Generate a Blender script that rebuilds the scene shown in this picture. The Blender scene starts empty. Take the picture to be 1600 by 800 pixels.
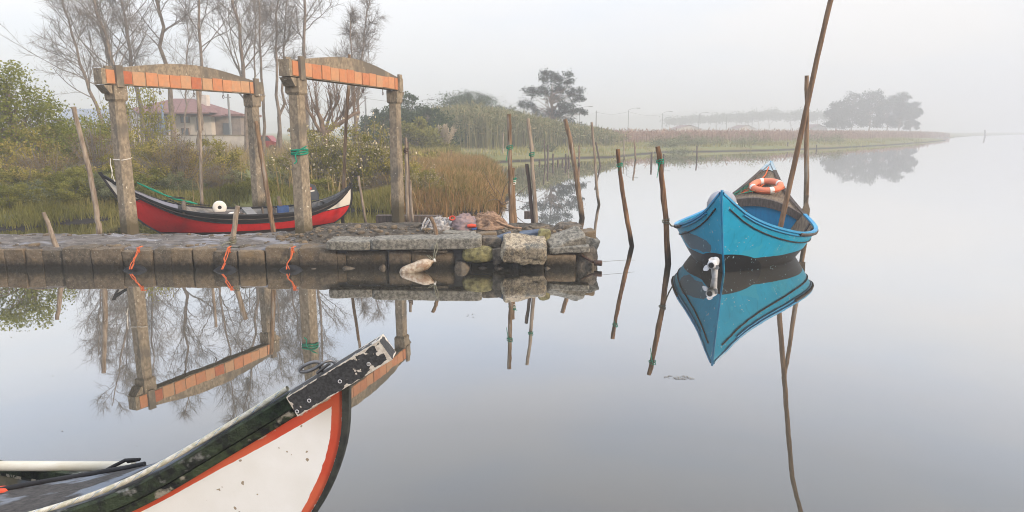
import bpy, math, random
import numpy as np
from mathutils import Vector, Matrix, noise as mnoise, Euler

# ------------------------------------------------------------------ camera, world, sun
sc = bpy.context.scene
COL = sc.collection
EYE = 2.4
F = 1067.0
TH = math.radians(10.36)
CT, ST = math.cos(TH), math.sin(TH)
cam_data = bpy.data.cameras.new('camera')
cam_data.sensor_width = 36
cam_data.lens = F / 1600 * 36
cam_data.clip_start = 0.05
cam_data.clip_end = 20000
cam = bpy.data.objects.new('camera', cam_data)
cam.location = (0, 0, EYE)
cam.rotation_euler = (math.pi / 2 - TH, 0, 0)
COL.objects.link(cam)
sc.camera = cam

SUN = Vector((0.84, -0.46, 0.36)).normalized()
sun_el = math.asin(SUN.z)
world = bpy.data.worlds.new('World')
sc.world = world
world.use_nodes = True
wt = world.node_tree
wt.nodes.clear()
def wn(t, **k):
    n = wt.nodes.new(t)
    for a, b in k.items(): setattr(n, a, b)
    return n
w_out = wn('ShaderNodeOutputWorld'); w_bg = wn('ShaderNodeBackground'); w_bg.inputs[1].default_value = 0.1
w_sky = wn('ShaderNodeTexSky', sky_type='NISHITA'); w_sky.sun_disc = False
w_sky.sun_elevation = sun_el; w_sky.sun_rotation = math.atan2(SUN.x, SUN.y)
w_tc = wn('ShaderNodeTexCoord'); w_sep = wn('ShaderNodeSeparateXYZ')
w_ramp = wn('ShaderNodeValToRGB')
w_map = wn('ShaderNodeMapping'); w_map.inputs['Scale'].default_value = (1.1, 1.1, 4.5)
w_noise = wn('ShaderNodeTexNoise'); w_noise.inputs['Scale'].default_value = 1.6; w_noise.inputs['Detail'].default_value = 4
w_nr = wn('ShaderNodeValToRGB')
w_mul = wn('ShaderNodeMix', data_type='RGBA', blend_type='MULTIPLY'); w_mul.inputs[0].default_value = 1
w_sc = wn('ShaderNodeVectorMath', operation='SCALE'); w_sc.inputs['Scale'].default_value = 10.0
w_mix = wn('ShaderNodeMix', data_type='RGBA'); w_mix.inputs[0].default_value = 0.90
L = wt.links.new
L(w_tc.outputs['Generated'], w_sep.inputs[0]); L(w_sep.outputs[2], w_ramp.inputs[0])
L(w_tc.outputs['Generated'], w_map.inputs[0]); L(w_map.outputs[0], w_noise.inputs[0]); L(w_noise.outputs[0], w_nr.inputs[0])
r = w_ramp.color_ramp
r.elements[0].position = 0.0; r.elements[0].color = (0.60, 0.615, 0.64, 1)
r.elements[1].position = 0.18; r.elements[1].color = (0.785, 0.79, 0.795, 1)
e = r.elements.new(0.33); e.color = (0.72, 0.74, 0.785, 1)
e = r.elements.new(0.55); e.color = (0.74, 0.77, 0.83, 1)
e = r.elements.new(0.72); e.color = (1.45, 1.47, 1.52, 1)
r = w_nr.color_ramp
r.elements[0].position = 0.38; r.elements[0].color = (0.86, 0.93, 1.03, 1)
r.elements[1].position = 0.62; r.elements[1].color = (1.02, 1.0, 0.99, 1)
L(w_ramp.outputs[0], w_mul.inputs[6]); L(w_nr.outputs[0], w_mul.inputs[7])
w_xr = wn('ShaderNodeValToRGB'); w_mx2 = wn('ShaderNodeMapRange'); w_mx2.inputs[1].default_value = -.6; w_mx2.inputs[2].default_value = .6
r = w_xr.color_ramp; r.elements[0].color = (1.09, 1.11, 1.13, 1); r.elements[1].color = (1.02, .99, .955, 1); e = r.elements.new(.45); e.color = (.98, 1.0, 1.03, 1)
w_mul2 = wn('ShaderNodeMix', data_type='RGBA', blend_type='MULTIPLY'); w_mul2.inputs[0].default_value = 1
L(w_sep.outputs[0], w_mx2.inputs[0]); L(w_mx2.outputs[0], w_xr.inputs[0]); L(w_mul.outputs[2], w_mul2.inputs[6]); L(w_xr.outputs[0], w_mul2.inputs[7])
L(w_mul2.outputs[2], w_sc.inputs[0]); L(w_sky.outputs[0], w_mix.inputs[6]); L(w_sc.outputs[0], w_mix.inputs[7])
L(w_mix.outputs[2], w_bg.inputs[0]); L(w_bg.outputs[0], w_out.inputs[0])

sd_ = bpy.data.lights.new('sun', 'SUN'); sd_.energy = 2.9; sd_.angle = math.radians(9); sd_.color = (1.0, 0.80, 0.58)
so = bpy.data.objects.new('sun', sd_); so.rotation_euler = (-SUN).to_track_quat('-Z', 'Y').to_euler(); COL.objects.link(so)

sc.view_settings.view_transform = 'Standard'
sc.view_settings.look = 'None'
sc.view_settings.exposure = 0.56
sc.view_settings.gamma = 1.0
sc.render.engine = 'CYCLES'
cy = sc.cycles
cy.use_denoising = True
cy.filter_width = 1.05
cy.max_bounces = 6; cy.diffuse_bounces = 3; cy.glossy_bounces = 3; cy.volume_bounces = 4; cy.transparent_max_bounces = 8
cy.caustics_reflective = False; cy.caustics_refractive = False

# ------------------------------------------------------------------ projection helpers (photo pixel -> real point)
def ray(px, py):
    u = 400 - py
    return ((px - 800), F * CT + u * ST, -F * ST + u * CT)
def W(px, py, z=0.0):
    a, b, c = ray(px, py); t = (z - EYE) / c
    return Vector((a * t, b * t, z))
def WY(px, py, Y):
    a, b, c = ray(px, py); t = Y / b
    return Vector((a * t, Y, EYE + c * t))

# ------------------------------------------------------------------ mesh building
class MB:
    def __init__(s): s.V = []; s.F = []; s.n = 0
    def add(s, V, F, mi=0, tint=None, smooth=False, attrs=None):
        V = np.asarray(V, dtype=np.float32).reshape(-1, 3); F = np.asarray(F, dtype=np.int64)
        if len(F) == 0: return
        s.V.append(V)
        t = np.full(len(F), 0.5, np.float32) if tint is None else (np.full(len(F), tint, np.float32) if np.isscalar(tint) else np.asarray(tint, np.float32))
        m = np.full(len(F), mi, np.int32) if np.isscalar(mi) else np.asarray(mi, np.int32)
        s.F.append((F + s.n, m, t, smooth)); s.n += len(V)
    def build(s, name, mats, parent=None, attrs=None):
        if not isinstance(mats, (list, tuple)): mats = [mats]
        me = bpy.data.meshes.new(name)
        V = np.concatenate(s.V) if s.V else np.zeros((0, 3), np.float32)
        me.vertices.add(len(V)); me.vertices.foreach_set('co', V.ravel())
        ls = []; st = []; tot = []; mi = []; tt = []; sm = []; off = 0
        for Fa, m, t, s_ in s.F:
            k = Fa.shape[1]; ls.append(Fa.ravel()); st.append(off + np.arange(len(Fa)) * k); tot.append(np.full(len(Fa), k)); off += Fa.size
            mi.append(m); tt.append(t); sm.append(np.full(len(Fa), s_))
        ls = np.concatenate(ls); st = np.concatenate(st)
        me.loops.add(len(ls)); me.loops.foreach_set('vertex_index', ls.astype(np.int32))
        me.polygons.add(len(st)); me.polygons.foreach_set('loop_start', st.astype(np.int32))
        me.polygons.foreach_set('material_index', np.concatenate(mi))
        me.polygons.foreach_set('use_smooth', np.concatenate(sm))
        a = me.attributes.new('tint', 'FLOAT', 'FACE'); a.data.foreach_set('value', np.concatenate(tt))
        if attrs:
            for k, v in attrs.items():
                a = me.attributes.new(k, 'FLOAT', 'POINT'); a.data.foreach_set('value', np.asarray(v, np.float32))
        me.update(calc_edges=True); me.validate()
        for m in mats: me.materials.append(m)
        o = bpy.data.objects.new(name, me); COL.objects.link(o)
        if parent is not None: o.parent = parent
        return o

def tag(o, label=None, cat=None, group=None, kind=None):
    if label: o['label'] = label
    if cat: o['category'] = cat
    if group: o['group'] = group
    if kind: o['kind'] = kind
    return o
def thing(name, label, cat, loc=(0, 0, 0), rotz=0, group=None):
    o = bpy.data.objects.new(name, None); COL.objects.link(o); o.location = loc; o.rotation_euler = (0, 0, rotz)
    o.empty_display_size = 0.1
    return tag(o, label, cat, group)
def copy_tree(o, parent=None):
    c = o.copy(); COL.objects.link(c); c.parent = parent
    for ch in list(o.children): copy_tree(ch, c)
    return c

def tube(mb, pts, rad, n=8, mi=0, tint=None, cap=True, smooth=True, rough=0.0, seed=0):
    P = np.array([tuple(p) for p in pts], float); k = len(P)
    R = np.full(k, rad, float) if np.isscalar(rad) else np.array(rad, float)
    T = np.gradient(P, axis=0); T /= np.linalg.norm(T, axis=1)[:, None] + 1e-9
    ref = np.array([0, 0, 1.0]) if abs(T[0][2]) < 0.9 else np.array([1.0, 0, 0])
    N = np.zeros_like(P); nprev = ref
    for i in range(k):
        v = nprev - T[i] * np.dot(nprev, T[i]); l = np.linalg.norm(v)
        if l < 1e-6: v = np.cross(T[i], [0.3, 0.5, 0.8]); l = np.linalg.norm(v)
        N[i] = v / l; nprev = N[i]
    B = np.cross(T, N)
    a = np.linspace(0, 2 * math.pi, n, endpoint=False)
    ca, sa = np.cos(a), np.sin(a)
    RR = R[:, None] * np.ones((1, n))
    if rough:
        rg = np.random.default_rng(seed + 17); RR = RR * (1 + rough * (rg.random((k, n)) - 0.5))
    V = P[:, None, :] + RR[:, :, None] * (N[:, None, :] * ca[None, :, None] + B[:, None, :] * sa[None, :, None])
    V = V.reshape(-1, 3)
    i = np.arange(k - 1)[:, None] * n; j = np.arange(n)[None, :]; j2 = (j + 1) % n
    Fq = np.stack([i + j, i + j2, i + n + j2, i + n + j], -1).reshape(-1, 4)
    mb.add(V, Fq, mi, tint, smooth)
    if cap and n > 3:
        for e, o_ in ((0, 0), (k - 1, 1)):
            ring = V[e * n:(e + 1) * n]
            c = ring.mean(0)
            VV = np.vstack([ring, c]); idx = np.arange(n)
            f = np.stack([idx, (idx + 1) % n, np.full(n, n)], -1)
            if not o_: f = f[:, ::-1]
            mb.add(VV, f, mi, tint, False)

def box(mb, c, s, rot=None, mi=0, tint=None, bev=0.0):
    x, y, z = s[0] / 2, s[1] / 2, s[2] / 2
    V = np.array([[-x, -y, -z], [x, -y, -z], [x, y, -z], [-x, y, -z], [-x, -y, z], [x, -y, z], [x, y, z], [-x, y, z]])
    if rot is not None:
        M = np.array(rot.to_matrix() if hasattr(rot, 'to_matrix') else rot); V = V @ M.T
    V = V + np.array(tuple(c))
    mb.add(V, [[0, 3, 2, 1], [4, 5, 6, 7], [0, 1, 5, 4], [1, 2, 6, 5], [2, 3, 7, 6], [3, 0, 4, 7]], mi, tint)

def grid_faces(a, b, flip=False, wrap=False):
    i = np.arange(a - 1)[:, None]; j = np.arange(b if wrap else b - 1)[None, :]; j2 = (j + 1) % b
    f = np.stack([i * b + j, i * b + j2, (i + 1) * b + j2, (i + 1) * b + j], -1).reshape(-1, 4)
    return f[:, ::-1] if flip else f

def prism(mb, poly, y0, y1, xf, mi=0, tint=None):
    """poly: list of (a,b); xf(a, y, b)->world point"""
    n = len(poly)
    V = [tuple(xf(a, y0, b)) for a, b in poly] + [tuple(xf(a, y1, b)) for a, b in poly]
    idx = np.arange(n)
    mb.add(V, np.stack([idx, (idx + 1) % n, (idx + 1) % n + n, idx + n], -1), mi, tint)
    mb.add(V[:n], [list(range(n))], mi, tint); mb.add(V[n:], [list(range(n))[::-1]], mi, tint)

def stone(mb, c, s, rot=None, seed=0, n=14, rnd=0.25, amp=0.05, mi=0, tint=0.5, freq=3.0, ex=6):
    g = np.linspace(-1, 1, n)
    A, B = np.meshgrid(g, g, indexing='ij'); O = np.ones_like(A)
    sx, sy, sz = [v / 2 for v in s]
    M = np.array((rot or Euler((0, 0, 0))).to_matrix())
    for P in ((A, B, O), (B, A, -O), (O, A, B), (-O, B, A), (B, O, A), (A, -O, B)):
        p = np.stack(P, -1).reshape(-1, 3).copy()
        l = np.linalg.norm(p, axis=1)[:, None]
        m6 = (np.abs(p) ** ex).sum(1)[:, None] ** (1 / ex)
        q = p / m6                                          # rounded cube
        sph = p / l * 1.25
        q = q * (1 - rnd) + sph * rnd * 0.9
        q = q * np.array([sx, sy, sz])
        out = np.empty_like(q)
        for i, v in enumerate(q):
            vv = Vector((v[0] * freq + seed * 7.3, v[1] * freq, v[2] * freq))
            d = mnoise.noise_vector(vv) * amp + mnoise.noise_vector(vv * 3.1) * amp * 0.5 + mnoise.noise_vector(vv * 7.7) * amp * 0.28
            out[i] = (v[0] + d.x, v[1] + d.y, v[2] + d.z)
        out = out @ M.T + np.array(tuple(c))
        mb.add(out, grid_faces(n, n), mi, tint, True)

# ------------------------------------------------------------------ materials
def new_mat(name):
    m = bpy.data.materials.new(name); m.use_nodes = True; nt = m.node_tree; nt.nodes.clear()
    return m, nt
def N(nt, t, **k):
    n = nt.nodes.new(t)
    for a, b in k.items(): setattr(n, a, b)
    return n
def surf(name, c1, c2=None, scale=4.0, stretch=(1, 1, 1), rough=0.85, bump=0.0, bscale=None, specks=None, sp_scale=40, sp_thr=0.68,
         c3=None, s3=1.2, thr3=0.55, tint=None, wet=None, spec=0.15, metallic=0, detail=6, object_coords=True, hard=0.055, joints=None):
    """two-tone noise surface, optional specks, large patches c3, tint variation, and a dark wet band below world height"""
    m, nt = new_mat(name); lk = nt.links.new
    out = N(nt, 'ShaderNodeOutputMaterial'); b = N(nt, 'ShaderNodeBsdfPrincipled'); lk(b.outputs[0], out.inputs[0])
    b.inputs['Roughness'].default_value = rough; b.inputs['Specular IOR Level'].default_value = spec; b.inputs['Metallic'].default_value = metallic
    tc = N(nt, 'ShaderNodeTexCoord'); mp = N(nt, 'ShaderNodeMapping'); mp.inputs['Scale'].default_value = stretch
    geo = N(nt, 'ShaderNodeNewGeometry')
    if object_coords: lk(tc.outputs['Object'], mp.inputs[0])
    else: lk(geo.outputs['Position'], mp.inputs[0])
    no = N(nt, 'ShaderNodeTexNoise'); no.inputs['Scale'].default_value = scale; no.inputs['Detail'].default_value = detail; no.inputs['Roughness'].default_value = 0.65
    lk(mp.outputs[0], no.inputs['Vector'])
    def mixc(fac, a, bcol):
        x = N(nt, 'ShaderNodeMix', data_type='RGBA')
        if isinstance(fac, float): x.inputs[0].default_value = fac
        else: lk(fac, x.inputs[0])
        for s_, v in ((6, a), (7, bcol)):
            if isinstance(v, tuple): x.inputs[s_].default_value = (*v, 1)
            else: lk(v, x.inputs[s_])
        return x.outputs[2]
    def thr(sock, lo, hi):
        x = N(nt, 'ShaderNodeMapRange'); x.clamp = True; x.inputs[1].default_value = lo; x.inputs[2].default_value = hi
        lk(sock, x.inputs[0]); return x.outputs[0]
    col = mixc(thr(no.outputs[0], 0.5 - hard * 1.6, 0.5 + hard * 1.6), c1, c2 or c1)
    if c3:
        n3 = N(nt, 'ShaderNodeTexNoise'); n3.inputs['Scale'].default_value = s3; n3.inputs['Detail'].default_value = 5; lk(mp.outputs[0], n3.inputs['Vector'])
        col = mixc(thr(n3.outputs[0], thr3 - 0.04, thr3 + 0.06), col, c3)
    if tint:
        at = N(nt, 'ShaderNodeAttribute', attribute_name='tint')
        if len(tint) == 2: col2 = mixc(at.outputs['Fac'], tint[0], tint[1])
        else:
            rp = N(nt, 'ShaderNodeValToRGB'); lk(at.outputs['Fac'], rp.inputs[0]); els = rp.color_ramp.elements
            els[0].color = (*tint[0], 1); els[1].color = (*tint[-1], 1)
            for q in range(1, len(tint) - 1):
                e_ = els.new(q / (len(tint) - 1)); e_.color = (*tint[q], 1)
            col2 = rp.outputs[0]
        col = mixc(0.65, col, col2)
    if specks:
        n4 = N(nt, 'ShaderNodeTexNoise'); n4.inputs['Scale'].default_value = sp_scale; n4.inputs['Detail'].default_value = 2
        if object_coords: lk(tc.outputs['Object'], n4.inputs['Vector'])
        else: lk(geo.outputs['Position'], n4.inputs['Vector'])
        col = mixc(thr(n4.outputs[0], sp_thr, sp_thr + 0.03), col, specks)
    if wet:
        sp = N(nt, 'ShaderNodeSeparateXYZ'); lk(geo.outputs['Position'], sp.inputs[0])
        ad = N(nt, 'ShaderNodeMath', operation='MULTIPLY_ADD'); lk(no.outputs[0], ad.inputs[0]); ad.inputs[1].default_value = -wet[2]; lk(sp.outputs[2], ad.inputs[2])
        col = mixc(thr(ad.outputs[0], wet[0], wet[1]), wet[3], col)
    lk(col, b.inputs['Base Color'])
    if bump:
        n5 = N(nt, 'ShaderNodeTexNoise'); n5.inputs['Scale'].default_value = bscale or scale * 3; n5.inputs['Detail'].default_value = 8; n5.inputs['Roughness'].default_value = 0.7
        lk(mp.outputs[0], n5.inputs['Vector'])
        bp = N(nt, 'ShaderNodeBump'); bp.inputs['Strength'].default_value = bump; bp.inputs['Distance'].default_value = 0.03
        lk(n5.outputs[0], bp.inputs['Height']); lk(bp.outputs[0], b.inputs['Normal'])
    return m

def leaf_mat(name, cols, trans=0.25, rough=0.7):
    m, nt = new_mat(name); lk = nt.links.new
    out = N(nt, 'ShaderNodeOutputMaterial'); d = N(nt, 'ShaderNodeBsdfDiffuse'); t = N(nt, 'ShaderNodeBsdfTranslucent'); mx = N(nt, 'ShaderNodeMixShader'); mx.inputs[0].default_value = trans
    at = N(nt, 'ShaderNodeAttribute', attribute_name='tint'); rp = N(nt, 'ShaderNodeValToRGB'); els = rp.color_ramp.elements
    els[0].color = (*cols[0], 1); els[1].color = (*cols[-1], 1)
    for q in range(1, len(cols) - 1): e_ = els.new(q / (len(cols) - 1)); e_.color = (*cols[q], 1)
    lk(at.outputs['Fac'], rp.inputs[0]); lk(rp.outputs[0], d.inputs[0]); lk(rp.outputs[0], t.inputs[0])
    lk(d.outputs[0], mx.inputs[1]); lk(t.outputs[0], mx.inputs[2]); lk(mx.outputs[0], out.inputs[0])
    return m

M = {}
M['pole'] = surf('pole_wood', (0.30, 0.20, 0.125), (0.15, 0.10, 0.065), 3, (6, 6, 0.8), 0.9, 0.6, 20, c3=(0.34, 0.29, 0.24), s3=2, thr3=0.6, wet=(-0.02, 0.16, 0.25, (0.055, 0.042, 0.03)))
M['pole_pale'] = surf('grey_pole_wood', (0.40, 0.33, 0.26), (0.22, 0.17, 0.13), 3, (6, 6, 0.8), 0.9, 0.6, 20, wet=(-0.02, 0.22, 0.3, (0.07, 0.055, 0.042)))
M['pole_red'] = surf('reddish_pole_wood', (0.30, 0.17, 0.09), (0.14, 0.075, 0.045), 3, (6, 6, 0.8), 0.9, 0.7, 20, c3=(0.10, 0.06, 0.04), s3=2.5, thr3=0.58, wet=(-0.02, 0.25, 0.3, (0.05, 0.036, 0.027)))
M['pole_dark'] = surf('dark_post_wood', (0.09, 0.075, 0.065), (0.16, 0.12, 0.10), 3, (6, 6, 0.8), 0.9, 0.4, 20)
M['bark'] = surf('grey_bark', (0.16, 0.125, 0.10), (0.25, 0.20, 0.16), 2.5, (2, 2, 1), 0.95, 0.3)
M['twig'] = surf('twig_bark', (0.165, 0.145, 0.13), (0.24, 0.215, 0.195), 2, (1, 1, 1), 0.95)
M['concrete'] = surf('weathered_concrete', (0.34, 0.28, 0.205), (0.21, 0.17, 0.125), 17, (1, 1, 0.6), 0.95, 0.5, 25, specks=(0.62, 0.58, 0.48), sp_scale=17, sp_thr=0.70, c3=(0.16, 0.14, 0.115), s3=1.6, thr3=0.56, wet=(0.3, 0.62, 0.25, (0.11, 0.09, 0.055)))
M['clay'] = surf('clay_blocks', (0.58, 0.28, 0.15), (0.40, 0.20, 0.115), 12, rough=0.95, bump=0.3, bscale=30, tint=[(0.40, 0.085, 0.045), (0.55, 0.22, 0.11), (0.60, 0.30, 0.16), (0.50, 0.33, 0.20)], c3=(0.34, 0.25, 0.18), s3=6.5, thr3=0.57)
M['stone'] = surf('granite_block', (0.23, 0.185, 0.135), (0.07, 0.058, 0.046), 13, rough=0.95, bump=0.9, bscale=14, c3=(0.22, 0.15, 0.08), s3=2.6, thr3=0.57, specks=(0.33, 0.30, 0.25), sp_scale=60, sp_thr=0.66, wet=(-0.03, 0.12, 0.18, (0.030, 0.027, 0.022)), tint=[(0.085, 0.075, 0.06), (0.15, 0.12, 0.09), (0.22, 0.165, 0.105)])
M['stone_light'] = surf('grey_boulder', (0.42, 0.36, 0.27), (0.17, 0.145, 0.115), 17, rough=0.95, bump=0.9, bscale=18, specks=(0.52, 0.46, 0.34), sp_scale=45, sp_thr=0.62, c3=(0.12, 0.12, 0.11), s3=3, thr3=0.58)
M['stone_moss'] = surf('mossy_stone', (0.27, 0.24, 0.11), (0.12, 0.11, 0.06), 9, rough=0.95, bump=0.8, bscale=16, specks=(0.28, 0.26, 0.15), sp_scale=40, sp_thr=0.64)
M['stone_dark'] = surf('dark_wet_stone', (0.08, 0.070, 0.060), (0.19, 0.16, 0.125), 9, rough=0.9, bump=0.9, bscale=16, specks=(0.22, 0.19, 0.15), sp_scale=40, sp_thr=0.68)
M['slab'] = surf('stone_slab', (0.29, 0.27, 0.23), (0.12, 0.115, 0.10), 17, rough=0.95, bump=0.7, bscale=30, specks=(0.33, 0.32, 0.27), sp_scale=50, sp_thr=0.66)
M['slate'] = surf('blue_slate', (0.12, 0.15, 0.20), (0.085, 0.10, 0.135), 6, rough=0.8, bump=0.3)
M['quay_mound'] = surf('quay_mound', (0.13, 0.112, 0.09), (0.055, 0.048, 0.041), 7, (1, 1.5, 1), 0.95, 1.0, 20, specks=(0.55, 0.52, 0.46), sp_scale=30, sp_thr=0.69)
M['quay_top'] = surf('quay_top', (0.19, 0.17, 0.155), (0.10, 0.09, 0.082), 3.2, (1, 2.2, 1), 0.9, 0.9, 12, c3=(0.25, 0.245, 0.26), s3=1.3, thr3=0.56, specks=(0.62, 0.58, 0.52), sp_scale=26, sp_thr=0.69)
M['iron'] = surf('rusted_iron', (0.06, 0.045, 0.04), (0.11, 0.06, 0.045), 12, rough=0.8, bump=0.4)
M['steel'] = surf('steel', (0.20, 0.20, 0.21), (0.12, 0.115, 0.115), 20, rough=0.35, metallic=0.8)
M['rubber'] = surf('rubber', (0.02, 0.021, 0.024), (0.035, 0.035, 0.037), 8, rough=0.6, bump=0.2)
M['orange_rope'] = surf('orange_rope', (0.70, 0.17, 0.06), (0.50, 0.11, 0.05), 30, rough=0.9, bump=0.5, bscale=90)
M['green_rope'] = surf('green_rope', (0.02, 0.30, 0.18), (0.015, 0.22, 0.14), 30, rough=0.9)
M['grey_rope'] = surf('grey_rope', (0.26, 0.25, 0.19), (0.15, 0.15, 0.11), 30, rough=0.95, bump=0.5, bscale=90)
M['bottle'] = surf('milky_plastic', (0.56, 0.47, 0.36), (0.36, 0.26, 0.18), 16, rough=0.35, bump=0.8, bscale=18, c3=(0.34, 0.22, 0.14), s3=9, thr3=0.55, spec=0.5)
M['cloth_grey'] = surf('grey_cloth', (0.44, 0.42, 0.40), (0.22, 0.20, 0.195), 9, rough=0.95, bump=0.4)
M['cloth_pink'] = surf('pinkish_cloth', (0.33, 0.24, 0.23), (0.25, 0.19, 0.19), 7, rough=0.95, bump=0.4, c3=(0.20, 0.17, 0.19), s3=4, thr3=0.56)
M['net'] = surf('tan_net', (0.42, 0.28, 0.19), (0.26, 0.17, 0.12), 9, (1, 3, 3), 0.95, 0.6, 50)
M['red_cloth'] = surf('red_cloth', (0.60, 0.09, 0.05), (0.5, 0.07, 0.05), 9, rough=0.9)
M['blue_cloth'] = surf('blue_cloth', (0.05, 0.10, 0.25), (0.04, 0.08, 0.2), 9, rough=0.9)
M['white'] = surf('white_paint', (0.78, 0.75, 0.70), (0.72, 0.69, 0.63), 5, rough=0.5)
M['black'] = surf('black_paint', (0.018, 0.018, 0.02), (0.03, 0.03, 0.033), 7, rough=0.5, bump=0.15)
M['blue'] = surf('blue_boat_paint', (0.010, 0.235, 0.47), (0.012, 0.27, 0.52), 2.2, rough=0.38, bump=0.06, bscale=6, c3=(0.03, 0.34, 0.55), s3=3.0, thr3=0.60, spec=0.5)
M['blue_in'] = surf('blue_inner_paint', (0.003, 0.20, 0.42), (0.004, 0.17, 0.37), 4, (1, 6, 1), 0.5)
M['weathered_deck'] = surf('weathered_deck', (0.21, 0.165, 0.12), (0.12, 0.095, 0.072), 4, (1, 7, 1), 0.9, 0.5, 20)
M['dark_wood'] = surf('dark_wood', (0.075, 0.062, 0.056), (0.12, 0.10, 0.09), 6, (1, 5, 1), 0.8, 0.3)
M['grey_deck'] = surf('grey_boat_deck', (0.17, 0.165, 0.16), (0.30, 0.29, 0.28), 3, (1, 5, 1), 0.7, 0.3)
M['buoy_orange'] = surf('lifebuoy_orange', (0.75, 0.20, 0.10), (0.68, 0.24, 0.15), 6, rough=0.5)
M['motor_grey'] = surf('silver_cowling', (0.30, 0.31, 0.35), (0.24, 0.25, 0.29), 5, rough=0.3, spec=0.6)
M['motor_dark'] = surf('dark_cowling', (0.035, 0.04, 0.05), (0.05, 0.055, 0.065), 5, rough=0.3, spec=0.6)
M['prop_grey'] = surf('pale_casting', (0.66, 0.67, 0.70), (0.50, 0.50, 0.51), 12, rough=0.4)
M['pipe'] = surf('white_pipe', (0.62, 0.60, 0.53), (0.54, 0.50, 0.40), 3, (1, 4, 4), 0.5, c3=(0.40, 0.33, 0.22), s3=3.5, thr3=0.66)

# ------------------------------------------------------------------ ground and water
SHORE_PX = [(-900, 359), (-300, 358), (40, 357), (75, 351), (110, 347), (160, 343), (220, 337), (300, 331), (420, 328), (520, 327), (600, 331), (690, 335), (745, 333), (778, 322),
            (787, 305), (785, 288), (776, 272), (772, 262), (768, 256.5), (786, 253), (800, 252), (840, 250.5), (880, 247.5), (960, 245.5), (1000, 241), (1040, 237.5), (1100, 237), (1200, 235.0), (1300, 231.5), (1390, 226.5), (1455, 221.8),
            (1478, 219.3), (1440, 217.8), (1470, 216), (1530, 211.5), (1620, 209.2), (2100, 208.4)]
shore = [W(x, y)[:2] for x, y in SHORE_PX] + [(4200.0, 1500.0), (4200.0, 4200.0), (-5000.0, 4200.0), (-5000.0, 900.0), (-300.0, 14.6)]
shore = np.array([tuple(p) for p in shore])
def inside(P, poly=None):
    poly = shore if poly is None else np.asarray(poly); x, y = P[:, 0], P[:, 1]; c = np.zeros(len(P), bool); j = len(poly) - 1
    for i in range(len(poly)):
        xi, yi = poly[i]; xj, yj = poly[j]
        c ^= ((yi > y) != (yj > y)) & (x < (xj - xi) * (y - yi) / (yj - yi + 1e-12) + xi); j = i
    return c
def sdist(P):
    d = np.full(len(P), 1e9)
    for i in range(len(shore)):
        a = shore[i]; b = shore[(i + 1) % len(shore)]; ab = b - a
        t = np.clip(((P - a) @ ab) / (ab @ ab), 0, 1); q = a + t[:, None] * ab
        d = np.minimum(d, np.linalg.norm(P - q, axis=1))
    return np.where(inside(P), d, -d)
def wob(P, f, s=0.0):
    x, y = P[:, 0] * f, P[:, 1] * f
    return (np.sin(x * 1.3 + 1.7 * np.sin(y * 0.9 + s)) + np.sin(y * 1.7 + 1.3 * np.sin(x * 1.1 + 2 + s)) + np.sin((x + y) * 2.3 + s)) / 3
def ground_z(P):
    P = np.atleast_2d(np.asarray(P, float))[:, :2]; sdv = sdist(P) + 0.35 * wob(P, 0.9)
    far = np.clip((P[:, 1] - 20) / 60, 0, 1) * np.clip(sdv / 15, 0, 1)
    z = np.where(sdv > 0, np.clip(sdv * 0.55, 0, 0.38) + 0.0, np.clip(sdv * 0.4, -1.2, 0)) + 0.02
    return z + np.where(sdv > 0.5, 0.08 * wob(P, 0.45), 0) + 0.45 * far
def gz(x, y): return float(ground_z([[x, y]])[0])

q = np.linspace(-1.9, 2.4, 330); d_ = np.concatenate([np.geomspace(13.5, 120, 230), np.geomspace(122, 4100, 90)])
D_, Q_ = np.meshgrid(d_, q, indexing='ij'); GP = np.stack([Q_ * D_, D_], -1).reshape(-1, 2)
GZ = ground_z(GP)
mb = MB(); mb.add(np.column_stack([GP, GZ]), grid_faces(len(d_), len(q), flip=True), 0, None, True)
M['ground'] = surf('marsh_ground', (0.16, 0.155, 0.06), (0.20, 0.165, 0.08), 0.35, (1, 1, 1), 0.95, 0.6, 3, c3=(0.16, 0.165, 0.065), s3=0.12, thr3=0.5, wet=(0.02, 0.16, 0.05, (0.035, 0.03, 0.026)), object_coords=False)
tag(mb.build('ground', M['ground']), kind='structure')

m, nt = new_mat('still_water'); lk = nt.links.new
o_ = N(nt, 'ShaderNodeOutputMaterial'); mx = N(nt, 'ShaderNodeMixShader'); gl = N(nt, 'ShaderNodeBsdfGlossy'); gl.inputs['Roughness'].default_value = 0.012; gl.inputs['Color'].default_value = (1, 1, 1, 1)
df = N(nt, 'ShaderNodeBsdfDiffuse'); df.inputs[0].default_value = (0.052, 0.048, 0.036, 1)
lw = N(nt, 'ShaderNodeLayerWeight'); lw.inputs[0].default_value = 0.5
pw = N(nt, 'ShaderNodeMath', operation='POWER'); pw.inputs[1].default_value = 1.35
mr = N(nt, 'ShaderNodeMapRange'); mr.inputs[3].default_value = 0.02; mr.inputs[4].default_value = 0.99
wr = N(nt, 'ShaderNodeValToRGB'); els = wr.color_ramp.elements; els[0].color = (.03, .03, .03, 1); els[1].color = (1, 1, 1, 1)
for p_, v_ in ((.30, .08), (.485, .215), (.59, .365), (.66, .52), (.72, .66), (.90, .93)): e_ = els.new(p_); e_.color = (v_, v_, v_, 1)
lk(lw.outputs['Facing'], wr.inputs[0]); lk(wr.outputs[0], mx.inputs[0]); lk(df.outputs[0], mx.inputs[1]); lk(gl.outputs[0], mx.inputs[2]); lk(mx.outputs[0], o_.inputs[0])
g_ = N(nt, 'ShaderNodeNewGeometry'); wn1 = N(nt, 'ShaderNodeTexNoise'); wn1.inputs['Scale'].default_value = 2.2; wn1.inputs['Detail'].default_value = 2
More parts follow.
